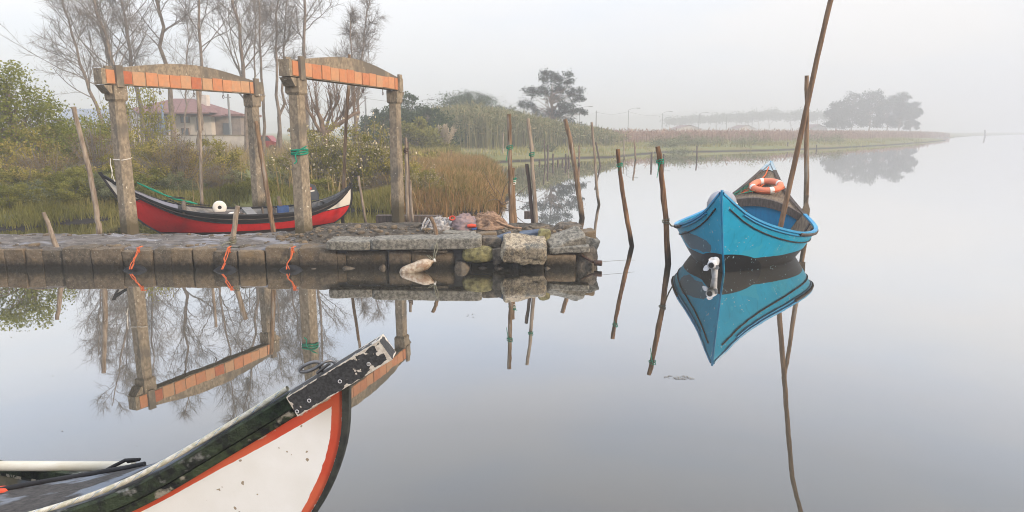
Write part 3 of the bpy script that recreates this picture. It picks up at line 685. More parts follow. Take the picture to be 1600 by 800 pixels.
reedbed([((x - 800) / 1083 * y, y) for x, y in [(690, 72), (760, 70), (830, 74), (900, 80), (950, 84), (960, 96), (860, 98), (700, 95), (600, 85), (600, 76)]], 11000, hth, .06, 'reed', 'giant_reeds', 'thicket of tall green giant reeds behind the meadow', R, .2, 5, 1.1)
def hrr(P, R): return (1.6 - .2 * np.clip((P[:, 1] - 100) / 150, 0, 1)) * (.86 + .18 * R.random(len(P)))
reedbed([((x - 800) / 1083 * y, y) for x, y in [(850, 86), (900, 84), (1000, 96), (1200, 110), (1330, 140), (1440, 185), (1500, 260), (1400, 300), (900, 130), (840, 100)]], 42000, hrr, .075, 'redreed', 'dry_reeds', 'pinkish brown bed of dry reeds along the far shore', R, .15, 1)
reedbed([((x - 800) / 1083 * y, y) for x, y in [(560, 40), (700, 44), (720, 60), (690, 68), (560, 60)]], 5000, lambda P, R: .55 + .4 * R.random(len(P)), .05, 'sedge', 'sedge_patch', 'dull green sedge below the evergreen bushes', R, .5, 0)
# pampas plume
R = rng(9); B = Vector(((694 - 800) / 1083 * 58, 58, 0)); B.z = gz(B.x, 58)
root = thing('pampas_grass', 'pampas grass with cream plumes in front of the reeds', 'plant', B)
f = MB(); P = np.zeros((500, 3)); P[:, :2] = R.normal(size=(500, 2)) * .3; blades(f, P, 1.3, .03, R, .9); f.build('leaves', LM['sedge'], root)
f = MB()
for k in range(16):
    a = R.normal(size=2) * .32; z0 = .9; tp = np.array([a[0] * 1.6, a[1], 2.15 + .45 * R.random() - abs(a[0]) * .6]); b_ = np.array([a[0] * .6, a[1] * .6, z0])
    kk = R.random(260)[:, None]; C = b_ + (tp - b_) * kk + R.normal(size=(260, 3)) * .05; leaves(f, C, .16, R, None, .3, 1.0)
f.build('plume', LM['plume'], root)
# low bushes on the far meadow
for i, (px, Y, r, h, lab) in enumerate([(1075, 88, 2.2, 1.1, 'low dark green bush on the meadow under the far houses'), (1110, 90, 2.8, 1.0, 'wide low green bush on the meadow beside the far red roof'), (1040, 86, 2.2, .9, 'low green bush on the meadow nearest the green-tied mooring pole'),
    (1060, 80, 1.8, .8, 'low brownish bush at the meadow edge'), (848, 66, 1.2, .7, 'small dark bush on the meadow behind the forked pole pair'), (1170, 96, 3.0, .9, 'low olive bush on the meadow in front of the faint pines'), (1290, 108, 3.4, 1.1, 'low green bush on the meadow below the eucalyptus grove'),
    (668, 40, .9, .8, 'dark grassy hummock beside the small white post')]):
    leafy_tree('meadow_bush', lab, 'bush', px, Y, h * 1.5, r, .05, 'greygreen' if i != 7 else 'olive', 2600, .14, 120 + i, [(0, .4, .9, .4), (-.5, .3, .5, .3), (.5, .35, .5, .35)], grp='low bushes on the meadow', twig_n=6)

# ------------------------------------------------------------------ far buildings, lamps, van
M['wall_white'] = surf('plaster_wall', (0.62, 0.56, 0.50), (0.52, 0.47, 0.43), 1.0, rough=0.9)
M['roof_red'] = surf('red_roof_tiles', (0.24, 0.125, 0.115), (0.16, 0.095, 0.09), 3.5, (1, 1, 8), 0.9, 0.5, 6)
M['shed'] = surf('grey_sheet', (0.34, 0.37, 0.42), (0.27, 0.29, 0.33), 1.5, rough=0.7)
M['glass'] = surf('window_glass', (0.05, 0.065, 0.08), (0.09, 0.10, 0.12), 1, rough=0.15, spec=0.6)
M['wood_trim'] = surf('brown_trim', (0.20, 0.13, 0.09), (0.15, 0.10, 0.08), 3)
M['blue_trim'] = surf('blue_railing', (0.20, 0.28, 0.42), (0.16, 0.22, 0.34), 3)
def hip_roof(mb, cx, cy_, w, d, z0, z1, ov=.5, ridge=.4, mi=0):
    a, b = w / 2 + ov, d / 2 + ov; rr = w * ridge / 2
    V = [(cx - a, cy_ - b, z0), (cx + a, cy_ - b, z0), (cx + a, cy_ + b, z0), (cx - a, cy_ + b, z0), (cx - rr, cy_, z1), (cx + rr, cy_, z1)]
    mb.add(V, [[0, 1, 5, 4], [2, 3, 4, 5]], mi); mb.add(V, [[1, 2, 5], [3, 0, 4]], mi); mb.add([(x, y, z - .12) for x, y, z in V[:4]], [[3, 2, 1, 0]], mi)
    box(mb, (cx, cy_ - b, z0 - .06), (2 * a, .08, .12), mi=mi)
Y = 72.0; hx = lambda px: (px - 800) / 1083 * Y; hzf = lambda py: WY(800, py, Y).z
zb = gz(hx(290), Y)
h = thing('white_house', 'white two storey house with red tiled roof and blue balcony behind the trees', 'house', (hx(285), Y, zb))
ox, oy = -hx(285), -Y
def HX(px): return hx(px) - hx(285)
def HZ(py): return hzf(py) - zb
mb = MB(); box(mb, (HX(232), 4, HZ(206) / 2 + .6), (HX(265) - HX(200), 8, HZ(174) - 0.0)); box(mb, ((HX(265) + HX(325)) / 2, 4.5, HZ(180) / 2), (HX(325) - HX(265), 7, HZ(180))); mb.build('wall', M['wall_white'], h)
mb = MB(); hip_roof(mb, HX(262), 4.2, HX(325) - HX(198), 9, HZ(176), HZ(151), .6, .25); rf = mb.build('roof', M['roof_red'], h)
mb = MB(); box(mb, (HX(300), 3.5, HZ(158)), (.9, .9, 1.6)); mb.build('chimney', M['wall_white'], rf)
mb = MB(); hip_roof(mb, HX(318), 4.2, HX(340) - HX(296), 7, HZ(180), HZ(166), .4, .2); mb.build('roof', M['roof_red'], h)
for (a, b, c, d) in [(250, 264, 183, 204), (278, 292, 181, 192), (303, 312, 183, 204), (208, 220, 184, 196), (250, 264, 207, 219), (278, 290, 200, 212)]:
    mb = MB(); box(mb, ((HX(a) + HX(b)) / 2, -.06 if b < 266 else .92, (HZ(c) + HZ(d)) / 2), (HX(b) - HX(a), .16, HZ(c) - HZ(d))); fr = mb.build('window', M['wood_trim'], h)
    mb = MB(); w_ = HX(b) - HX(a)
    for s_ in (-1, 1): box(mb, ((HX(a) + HX(b)) / 2 + s_ * w_ * .23, (-.06 if b < 266 else .92) - .085, (HZ(c) + HZ(d)) / 2), (w_ * .38, .03, (HZ(c) - HZ(d)) * .84))
    mb.build('pane', M['glass'], fr)
mb = MB(); box(mb, (HX(256), -.7, HZ(204)), (HX(268) - HX(242), 1.4, .18))
for k in range(9): box(mb, (HX(243) + (HX(267) - HX(243)) * k / 8, -1.36, HZ(200)), (.05, .05, .9))
box(mb, (HX(255), -1.36, HZ(197.5)), (HX(268) - HX(242), .07, .07)); box(mb, (HX(267), -1.3, HZ(197)), (.16, .16, 4.4)); mb.build('balcony', M['blue_trim'], h)
sh = thing('stone_outhouse', 'flat roofed brown outhouse attached beyond the white house', 'house', (hx(340), 74, zb))
mb = MB(); box(mb, (0, 2.5, 1.5), (3.4, 5, 3.4)); mb.build('wall', surf('brown_plaster', (0.27, 0.22, 0.19), (0.2, 0.165, 0.15), 1.5), sh)
mb = MB(); box(mb, (0, 2.5, 3.3), (4.2, 5.6, .25)); mb.build('roof', M['roof_red'], sh)
mb = MB(); box(mb, (.3, -.05, 1.8), (.9, .12, 1.3)); mb.build('window', M['glass'], sh)
sh = thing('grey_shed', 'long grey sheet metal shed beside the white house', 'shed', ((128 - 800) / 1083 * 66, 66, gz((128 - 800) / 1083 * 66, 66)))
w_ = (185 - 85) / 1083 * 66
mb = MB(); box(mb, (0, 3, 1.2), (w_, 6, 2.4)); mb.build('wall', M['wall_white'], sh)
mb = MB(); zt = WY(800, 168, 66).z - sh.location.z
mb.add([(-w_ / 2 - .3, -.4, 1.9), (w_ / 2 + .2, -.4, 1.9), (w_ / 2 + .2, 3.4, zt), (-w_ / 2 - .3, 3.4, zt), (w_ / 2 + .2, 7, 1.9), (-w_ / 2 - .3, 7, 1.9)], [[0, 1, 2, 3], [3, 2, 4, 5]])
mb.add([(w_ / 2 + .05, -.3, 1.9), (w_ / 2 + .05, 7, 1.9), (w_ / 2 + .05, 3.4, zt - .05)], [[0, 1, 2]])
mb.build('roof', M['shed'], sh)
wx0, wx1 = (235 - 800) / 1083 * 60, (386 - 800) / 1083 * 60
wl = thing('garden_wall', 'low white garden wall behind the hedge', 'wall', ((wx0 + wx1) / 2, 60, gz(wx0, 60)))
mb = MB(); zt = WY(800, 212, 60).z - gz(wx0, 60); box(mb, (0, 0, zt / 2), (wx1 - wx0, .25, zt)); mb.build('masonry', M['wall_white'], wl)
mb = MB(); box(mb, (0, 0, zt + .04), (wx1 - wx0 + .1, .34, .08)); mb.build('coping', M['concrete'], wl)
def far_house(px0, px1, ptop, pe, Y, label, roofm='roof_red'):
    x0, x1 = (px0 - 800) / 1083 * Y, (px1 - 800) / 1083 * Y; zt, ze = WY(800, ptop, Y).z, WY(800, pe, Y).z
    o = thing('gabled_house', label, 'house', ((x0 + x1) / 2, Y, .6), 0, 'hazy houses on the far shore'); w_ = (x1 - x0) / 2
    mb = MB(); box(mb, (0, 6, (ze - .6) / 2), (2 * w_ * .92, 12, ze - .6)); mb.add([(-w_ * .92, 0, ze - .6), (w_ * .92, 0, ze - .6), (0, 0, zt - .8)], [[0, 1, 2]]); mb.build('wall', M['wall_white'], o)
    mb = MB(); mb.add([(-w_, -.5, ze - .8), (0, -.5, zt - .6), (0, 12.5, zt - .6), (-w_, 12.5, ze - .8), (w_, -.5, ze - .8), (w_, 12.5, ze - .8)], [[0, 1, 2, 3], [1, 4, 5, 2]]); mb.build('roof', M[roofm], o)
    for k in (-.5, 0, .5): mb = MB(); box(mb, (k * w_, -.05, (ze - .6) * .5), (w_ * .18, .1, 1.3)); mb.build('window', M['glass'], o)
far_house(1055, 1098, 195, 201, 230, 'hazy white gabled house with pink roof furthest from the grove')
far_house(1153, 1180, 195, 200, 270, 'hazy white gabled house below the faint pine row')
far_house(1264, 1292, 194, 200, 270, 'hazy gabled house beside the eucalyptus grove')
# lamp posts and poles
M['lamp_grey'] = surf('lamp_post_grey', (0.26, 0.27, 0.28), (0.20, 0.21, 0.22), 2, rough=0.6)
def lamp(px, py, Y, arm, label):
    X = (px - 800) / 1083 * Y; zt = WY(800, py, Y).z; z = gz(X, Y); o = thing('street_lamp', label, 'street lamp', (X, Y, z), 0, 'street lamps along the far road')
    r_ = Y * .00036
    mb = MB(); tube(mb, [(0, 0, 0), (0, 0, zt - z)], [r_ * 1.3, r_], 6); mb.build('post', M['lamp_grey'], o)
    mb = MB(); tube(mb, [(0, 0, zt - z), (arm * .5, 0, zt - z + .35), (arm, 0, zt - z + .4)], r_ * .6, 5); mb.build('arm', M['lamp_grey'], o)
    mb = MB(); box(mb, (arm + .35 * np.sign(arm), 0, zt - z + .38), (.7, .25, .12)); mb.build('lamp_head', M['lamp_grey'], o)
    return Vector((X, Y, zt))
tops = []
for px, py, Y, l_ in [(654, 160, 100, 'street lamp rising beside the pointed evergreen bush'), (796, 165, 105, 'street lamp between the domed tree and the airy eucalyptus'), (905, 170, 125, 'street lamp just past the airy eucalyptus'), (981, 172, 140, 'street lamp over the middle of the dry reeds, first after the eucalyptus lamp'),
                      (1034, 177, 165, 'street lamp above the green-tied mooring pole beside the blue boat'), (1091, 178, 180, 'street lamp over the pink roofed far house'), (1134, 181, 215, 'street lamp past the pink roofed far house'), (1174, 184, 255, 'smallest street lamp below the faint pines')]:
    tops.append(lamp(px, py, Y, 1.6, l_))
def util(px, py, Y, label, r_=.14):
    X = (px - 800) / 1083 * Y; zt = WY(800, py, Y).z; z = gz(X, Y); o = thing('utility_pole', label, 'utility pole', (X, Y, z), 0, 'utility poles')
    mb = MB(); tube(mb, [(0, 0, 0), (0, 0, zt - z)], [r_, r_ * .7], 6); mb.build('shaft', M['lamp_grey'], o)
    mb = MB(); box(mb, (0, 0, zt - z - .3), (.5, .06, .06)); mb.build('crossarm', M['lamp_grey'], o)
    return Vector((X, Y, zt))
u1 = util(484, 162, 70, 'utility pole seen between the gantry pillar and the pollarded tree', .13)
u2 = util(573, 150, 90, 'thin utility pole beside the ivy clad end tree'); u3 = util(931, 173, 150, 'utility pole in the gap between two street lamps')
u4 = util(361, 147, 66, 'dark utility pole beside the white house'); 
mb = MB()
for a, b in [(u2, tops[1]), (tops[1], tops[2]), (tops[2], u3), (u3, tops[3]), (tops[3], tops[4]), (tops[4], tops[5])]:
    pts = [a.lerp(b, k / 8) - Vector((0, 0, .5 * math.sin(k / 8 * math.pi) + .3)) for k in range(9)]; tube(mb, pts, .025, 3, cap=False)
tag(mb.build('overhead_cable', M['lamp_grey']), 'thin overhead cable strung along the street lamps', 'cable')
# red van
Y = 58; B = Vector(((417 - 800) / 1083 * Y, Y, 0)); B.z = WY(417, 236, Y).z
van = thing('red_van', 'small red van parked beyond the trees', 'van', B); van.scale = (.85, .85, .8)
M['red_car'] = surf('red_car_paint', (0.30, 0.035, 0.035), (0.26, 0.03, 0.03), 2, rough=0.3, spec=0.6)
mb = MB(); prism(mb, [(-1.2, .35), (1.15, .35), (1.2, .95), (.75, 1.05), (.35, 1.6), (-1.1, 1.62), (-1.2, 1.0)], -.8, .8, lambda a, y, b: (a, y, b)); mb.build('body', M['red_car'], van)
mb = MB(); prism(mb, [(-.95, 1.08), (.62, 1.08), (.28, 1.52), (-.9, 1.52)], -.815, .815, lambda a, y, b: (a, y, b)); mb.build('window', M['glass'], van)
for x in (-.8, .75):
    for y in (-.8, .8):
        mb = MB(); tube(mb, [(x, y - .09, .33), (x, y + .09, .33)], .32, 14); wh = mb.build('wheel', M['rubber'], van)
        mb = MB(); tube(mb, [(x, y - .10, .33), (x, y + .10, .33)], .17, 12); mb.build('rim', M['steel'], wh)
# far low hills in the haze
q_ = np.linspace(-1.4, .35, 60); mb = MB(); V = []
for k, a in enumerate(q_):
    hh = 22 + 10 * math.sin(a * 7) + 6 * math.sin(a * 19 + 1); x = a * 900
    V += [(x, 880, .4), (x, 930, hh * .8), (x, 1050, hh), (x, 1300, .4)]
mb.add(V, grid_faces(60, 4, flip=False), smooth=True); tag(mb.build('hills', surf('wooded_hill', (0.03, 0.045, 0.03), (0.045, 0.06, 0.04), .05)), kind='structure')

# ------------------------------------------------------------------ quay
QY0, QY1 = 11.9, 14.05
XR = 1.35
def quay_top_z(x, y):
    a = min(max((x + 4.4) / .7, 0), 1); a2 = a * a * (3 - 2 * a)
    b = min(max((y - 12.55) / .35, 0), 1)
    m_ = .17 * a2 * b * (3 - 2 * b) * b
    e = 1 - min(max((x - .75) / .75, 0), 1) * .25
    n_ = mnoise.noise(Vector((x * .9, y * 1.6, 0))) * .03 + mnoise.noise(Vector((x * 3.3, y * 5, 3))) * .034 + mnoise.noise(Vector((x * 9, y * 12, 7))) * .018
    return (.355 + m_ + n_) * e
quay = thing('stone_quay', 'low stone quay with a worn flat top running out into the water', 'quay', (0, 0, 0))
nx, ny = 620, 60; xs = np.linspace(-16, XR, nx); V = []
for x in xs:
    e = max(0, (x - .1) / (XR - .1)); y0 = QY0 + .03 * mnoise.noise(Vector((x * 2, 0, 9))) + .5 * e ** 3 + .06; y1 = QY1 - .42 * min(max((-4.6 - x) / 1.0, 0), 1) - .55 * e ** 2 + .12 * mnoise.noise(Vector((x * .8, 5, 0))) + .05 * mnoise.noise(Vector((x * 4, 5, 0)))
    row = [(x, y0 + .02, -.6)]
    for j in range(ny):
        y = y0 + (y1 - y0) * j / (ny - 1); row.append((x, y, quay_top_z(x, y)))
    row.append((x, y1 + .06, .12)); row.append((x, y1 + .08, -.6)); V += row
fq = grid_faces(nx, ny + 3, flip=True); VA = np.array(V); cen = VA[fq].mean(1)
msk = ((cen[:, 0] > -4.35 + .35 * np.sin(cen[:, 1] * 4)) & (cen[:, 1] > 12.62 + .09 * np.sin(cen[:, 0] * 2.3) + .05 * np.sin(cen[:, 0] * 7.1))) | (cen[:, 0] > .15)
mb = MB(); mb.add(V, fq, msk.astype(int), None, True)
k = (ny + 3); mb.add(V[-k:], [list(range(k))], 0)
mb.build('paved_top', [M['quay_top'], M['quay_mound']], quay)
R = random.Random(12); mb = MB()
for i in range(420):
    x = R.uniform(-4.6, 1.0) if R.random() < .75 else R.uniform(-11, -4); y = R.uniform(12.5, 13.5) if x > -4.6 else R.choice([R.uniform(12.05, 12.3), R.uniform(13.3, 13.5)])
    sz = R.uniform(.02, .075) * (1 if R.random() < .85 else 1.8)
    stone(mb, (x, y, quay_top_z(x, y) + sz * .15), (sz * R.uniform(1, 1.8), sz, sz * .6), Euler((0, R.uniform(-.3, .3), R.uniform(0, 3))), i, 4, .5, sz * .15, 0, R.random())
mb.build('loose_gravel', M['stone'], quay)['kind'] = 'stuff'
# facing stones, left run
R = random.Random(3); mb = MB(); px = -230
sc_ = 11.9 / 1050
edges = []
x = -15.0
while x < -3.9:
    w_ = R.uniform(.28, .62); x2 = min(x + w_, -3.78); hh = .36 + R.uniform(-.035, .03)
    stone(mb, ((x + x2) / 2, QY0 + .17 + R.uniform(-.045, .03), hh / 2 - .16), (x2 - x - .006, .42, hh + .30), Euler((R.uniform(-.04, .04), R.uniform(-.025, .025), R.uniform(-.06, .06))), R.randint(0, 999), 13, .01, .018, 0, R.random(), 4.0, 22); x = x2
mb.build('facing_stones', M['stone'], quay)
def rect_world(x0, y0, x1, y1, Y):
    a = WY(x0, y1, Y); b = WY(x1, y0, Y); return (a.x, b.x, a.z, b.z)
def block(x0, y0, x1, y1, Y, dep, mat, seed, parent=None, tilt=0.0, label=None, name='stone_block', rnd=.12, amp=.03, yaw=0.0, pitch=0., n=18, cat='stone', below=False, grp='loose stones at the quay end'):
    a, b, c, d = rect_world(x0, y0, x1, y1, Y)
    if below: c = -.2
    mb = MB(); ctr = ((a + b) / 2, Y + dep / 2, (c + d) / 2)
    o_ = parent
    if parent is None:
        stone(mb, (0, 0, 0), (b - a, dep, d - c), Euler((pitch, tilt, yaw)), seed, n, rnd if rnd >= .3 else rnd * .45, amp * .8, 0, (seed * .37) % 1, 3.0, 6 if rnd >= .3 else 11)
        ob = mb.build(name, M[mat]); ob.location = ctr; tag(ob, label, cat, grp)
    else:
        stone(mb, ctr, (b - a, dep, d - c), Euler((pitch, tilt, yaw)), seed, n, rnd * .2, amp * .8, 0, (seed * .37) % 1, 3.0, 18)
        ob = mb.build(name, M[mat], parent)
    return ob
for i, (x0, y0, x1, y1) in enumerate([(466, 387, 526, 419), (527, 396, 539, 419), (541, 392, 605, 420), (607, 393, 641, 420), (643, 393, 709, 421), (735, 409, 802, 425), (810, 405, 850, 425), (850, 398, 900, 424)]):
    block(x0, y0, x1, y1, 11.86 + (i % 3) * .03, .5, 'stone', 20 + i, quay, name='facing_block', rnd=.1, amp=.025, below=True)
mb = MB()
for x in [R.uniform(-3.7, 1.0) for _ in range(13)]: stone(mb, (x, 11.95 + R.uniform(-.03, .06), -.03), (R.uniform(.12, .26), .2, R.uniform(.08, .14)), Euler((R.random(), R.random(), R.random())), R.randint(0, 99), 5, .5, .02)
mb.build('rubble_course', M['stone_dark'], quay)
for i, (x0, y0, x1, y1, Y, dep, mat, tilt, lab, kw) in enumerate([
    (509, 377, 578, 392, 11.75, .6, 'slab', .02, 'dark thin slab overhanging the water beside the long slab', dict(rnd=.03, amp=.012)),
    (577, 373, 752, 391, 11.74, .55, 'slab', -.02, 'longest flat grey slab laid over the block row', dict(rnd=.03, amp=.014)),
    (709, 408, 732, 426, 11.78, .3, 'stone_dark', 0, 'small rounded dark stone at the waterline beside the bottle float', dict(rnd=.6, below=True)),
    (722, 386, 770, 411, 11.72, .35, 'stone_moss', .03, 'rounded mossy yellow green stone under the slab end', dict(rnd=.4)),
    (768, 389, 786, 413, 11.8, .3, 'stone_dark', -.3, 'narrow dark stone wedged between the mossy stone and the big boulder', dict(rnd=.2)),
    (784, 377, 854, 408, 11.62, .50, 'stone_light', .09, 'biggest pale boulder tipped over the quay end', dict(rnd=.25, amp=.06, pitch=.38, yaw=.12)),
    (752, 372, 783, 388, 11.9, .4, 'stone_dark', 0, 'dark flat stone at the end of the long slab', dict(rnd=.25)),
    (855, 370, 915, 390, 11.95, .42, 'slab', -.30, 'grey slab tilted up beside the biggest boulder', dict(rnd=.1, amp=.03, yaw=.25, pitch=.4)),
    (898, 386, 935, 424, 12.0, .7, 'stone_dark', 0, 'rounded dark boulder at the outermost tip of the quay', dict(rnd=.4, below=True, amp=.05)),
    (904, 362, 933, 388, 12.3, .5, 'stone', -.15, 'grey stone behind the tilted slab at the quay tip', dict(rnd=.25)),
    (870, 352, 912, 372, 13.0, .6, 'stone_dark', .1, 'broken lump of stone at the back corner of the quay tip', dict(rnd=.4, amp=.07)),
    (840, 360, 860, 384, 12.1, .4, 'stone_moss', .1, 'small yellowish stone between the boulder and the tilted slab', dict(rnd=.4)),
    (775, 368, 801, 381, 11.95, .3, 'slate', -.35, 'small blue grey slate standing on edge beside the boulder', dict(rnd=.03, amp=.008)),
    (812, 363, 852, 372, 12.3, .4, 'slate', -.12, 'thin blue grey slate lying flat behind the boulder', dict(rnd=.03, amp=.008)),
    (838, 388, 872, 402, 12.1, .4, 'stone_dark', 0, 'dark stone in the gap below the tilted slab', dict(rnd=.35)),
    (868, 394, 905, 404, 12.05, .3, 'stone', 0, 'flat stone chocked beneath the tilted slab', dict(rnd=.35)),
    (692, 364, 742, 373, 12.35, .35, 'slab', .05, 'small broken slab lying on the quay in front of the pink sack', dict(rnd=.08, amp=.02)),
    (744, 365, 776, 373, 12.3, .3, 'stone', -.08, 'flat brown stone between the broken slab and the blue slate', dict(rnd=.15, amp=.02)),
    (858, 386, 922, 396, 11.85, .35, 'slab', -.06, 'thin slab wedged under the tilted slab at the quay tip', dict(rnd=.06, amp=.02)),
    (640, 388, 700, 395, 11.8, .3, 'stone_dark', .03, 'thin dark packing stone under the middle of the long slab', dict(rnd=.1, amp=.02)),
    (912, 372, 936, 392, 12.15, .4, 'slab', .25, 'grey slab leaning outward at the outermost quay tip', dict(rnd=.1, amp=.03)),
    ]):
    block(x0, y0, x1, y1, Y, dep, mat, 50 + i, None, tilt, lab, 'loose_stone', **kw)
# iron bolt and line
o = thing('iron_spike', 'rusty iron spike with a blunt round head jutting from the quay tip', 'iron spike', WY(934, 411, 11.9))
mb = MB(); tube(mb, [(-.28, .1, .12), (-.1, .05, .02), (0, 0, 0)], .022, 8); mb.build('bar', M['iron'], o)
mb = MB(); tube(mb, [(-.06, .02, 0), (.07, -.02, .0)], [.05, .052], 10, rough=.1); mb.build('head', M['iron'], o)
mb = MB(); a = WY(938, 409, 11.9); b = WY(982, 406, 12.1); tube(mb, [a, a.lerp(b, .5) - Vector((0, 0, .0)), b, b + Vector((.12, .02, -.01))], .003, 4); tag(mb.build('mooring_line', M['grey_rope']), 'thin mooring line stretched from the iron spike over the water', 'rope')

# ------------------------------------------------------------------ concrete gantries
def gantry(n0, n1, name_label, H, wz, tints, hooks, cord, name='concrete_gantry'):
    """n0 near post foot (x,y,z), n1 far post foot"""
    a = Vector(n0); b = Vector(n1); d = Vector((b.x - a.x, b.y - a.y, 0)); Ln = d.length; d.normalize(); s = Vector((d.y, -d.x, 0))  # s points towards +X
    root = thing(name, name_label, 'gantry', (a.x, a.y, 0), math.atan2(d.y, d.x))
    # local frame: x along beam, y = left of it (away from +X side), z up ; visible side is -y
    HB = H - .36  # underside of beam
    for k, (x, z0) in enumerate(((0, a.z), (Ln, b.z))):
        mb = MB(); w0, w1 = .142, .122
        secs = []
        for z, w_ in ((z0 - .3, w0), (HB * .5, (w0 + w1) / 2), (HB - .30, w1)):
            c_ = w_ * .28; e = w_
            secs.append([(x + px_, py_, z) for px_, py_ in [(-e, -e + c_), (-e + c_, -e), (e - c_, -e), (e, -e + c_), (e, e - c_), (e - c_, e), (-e + c_, e), (-e, e - c_)]])
        V = [p for s_ in secs for p in s_]; mb.add(V, grid_faces(3, 8, wrap=True)); mb.build('post', M['concrete'], root)
        mb = MB(); sg = -1 if k == 0 else 1
        w_ = .165
        V = []
        for z, q_ in ((HB - .33, .128), (HB - .29, .150), (HB - .02, .152)):
            V += [(x - q_, -q_, z), (x + q_, -q_, z), (x + q_, q_, z), (x - q_, q_, z)]
        mb.add(V, grid_faces(3, 4, wrap=True)); mb.add(V[-4:], [[0, 1, 2, 3]]); mb.add(V[:4], [[3, 2, 1, 0]])
        box(mb, (x + .01 * sg, -.158, HB + .17), (.16, .060, .44)); box(mb, (x + .01 * sg, .158, HB + .17), (.16, .060, .44))
        # corbel under the projecting beam end
        prism(mb, [(x + sg * .17, HB - .02), (x + sg * .17, HB - .18), (x + sg * .22, HB - .18), (x + sg * .36, HB - .02)], -.125, .125, lambda p, y, q_: (p, y, q_))
        mb.build('capital', M['concrete'], root)
    # beam: concrete core with arched top
    e0, e1 = -.37, Ln + .30; mb = MB(); poly = [(e0, HB), (e1, HB), (e1, HB + .30)]
    K = 22
    for i in range(K + 1):
        k = 1 - i / K; x = e0 + (e1 - e0) * k; poly.append((x, HB + .31 + .25 * max(0, math.sin(math.pi * min(max((k - .04) / .92, 0), 1))) ** 1.15))
    mb2 = poly
    prism(mb, poly, -.115, .115, lambda p, y, q_: (p, y, q_)); mb.build('beam', M['concrete'], root)
    # clay blocks along the visible and hidden side
    mb = MB(); n = len(tints); x0_, x1_ = -.28, Ln + .12
    for i, t in enumerate(tints):
        xa, xb = x0_ + (x1_ - x0_) * i / n, x0_ + (x1_ - x0_) * (i + 1) / n
        for yy in (-.120, .120): box(mb, ((xa + xb) / 2 + .012 * math.sin(i * 5.1), yy + .004 * math.sin(i * 3.7), HB + .155 + .005 * math.sin(i * 2.3)), (xb - xa - .014 - .010 * abs(math.sin(i * 7.7)), .022, .270 + .014 * math.sin(i * 4.4)), Euler((0, .010 * math.sin(i * 9.1), 0)), tint=t)
    mb.build('clay_block_band', M['clay'], root)
    for k in hooks:
        mb = MB(); x = Ln * k; tube(mb, [(x, 0, HB), (x, 0, HB - .07)], .009, 5); pts = [(x + .028 * math.sin(t), 0, HB - .11 - .04 * math.cos(t) * -1) for t in np.linspace(0, 6.28, 12)]; tube(mb, pts, .008, 5, cap=False); mb.build('hook', M['iron'], root)
    return root, HB
G1, hb1 = gantry((-8.22, 14.55, .2), (-6.72, 18.1, -.2), 'concrete gantry whose clay blocks include dark red ones, nearer the leafy tree', 3.70, 0,
    [.45, .02, .9, .5, .62, .35, .85, .05, 1.0, .33, .55, .8, .95, .6], (.28, .52, .75), True)
G2, hb2 = gantry((-4.22, 13.72, .4), (-3.02, 18.0, -.2), 'concrete gantry with plain orange clay blocks, nearer the cloth heap', 3.79, 0,
    [.33, .6, .28, .36, .75, .4, .3, .68, .25, .55, .85, .42, .62, .3], (.28, .62, .85), False)
# cords on pillars
def ring_cord(c, rx, ry, r, mat, name, label, cat, tails=(), wraps=2, rot=0.0, z_j=.015, seed=1, parent=None):
    mb = MB(); R = random.Random(seed)
    for w_ in range(wraps):
        pts = []
        for t in np.linspace(0, 2 * math.pi, 17):
            x, y = rx * math.cos(t), ry * math.sin(t); m_ = max(abs(math.cos(t)), abs(math.sin(t)))
            pts.append((c[0] + x / (m_ ** .5), c[1] + y / (m_ ** .5), c[2] + z_j * (w_ - wraps / 2) * 2 + R.uniform(-.006, .006) + .02 * math.sin(t + w_)))
        tube(mb, pts, r, 5, cap=False)
    for tl in tails: tube(mb, tl, r * .8, 4)
    o = mb.build(name, M[mat], parent)
    if parent is None: tag(o, label, cat)
    return o
p = WY(460, 236, 13.72)
ring_cord((-4.22, 13.72, p.z), .148, .148, .018, 'green_rope', 'rope_tie', 'green cord knotted round the pillar', None,
    [[(-4.2, 13.52, p.z), (-4.24, 13.5, p.z - .08), (-4.22, 13.49, p.z - .2), (-4.27, 13.49, p.z - .24)], [(-4.2, 13.52, p.z), (-4.1, 13.48, p.z + .05), (-4.02, 13.52, p.z + .1)]], 3).parent = G2
bpy.data.objects['rope_tie'].matrix_parent_inverse = (Matrix.Translation(G2.location) @ Matrix.Rotation(G2.rotation_euler.z, 4, 'Z')).inverted()
p = WY(190, 247, 14.5)
ring_cord((-8.22, 14.55, p.z), .15, .15, .008, 'white', 'rope_tie', 'thin white cord with a trailing end', None,
    [[(-8.36, 14.35, p.z), (-8.36, 14.33, p.z - .15), (-8.34, 14.32, p.z - .32), (-8.31, 14.33, p.z - .48)], [(-8.37, 14.35, p.z - .12), (-8.33, 14.32, p.z - .25), (-8.36, 14.32, p.z - .4)]], 1).parent = G1
bpy.data.objects['rope_tie.001'].matrix_parent_inverse = (Matrix.Translation(G1.location) @ Matrix.Rotation(G1.rotation_euler.z, 4, 'Z')).inverted()

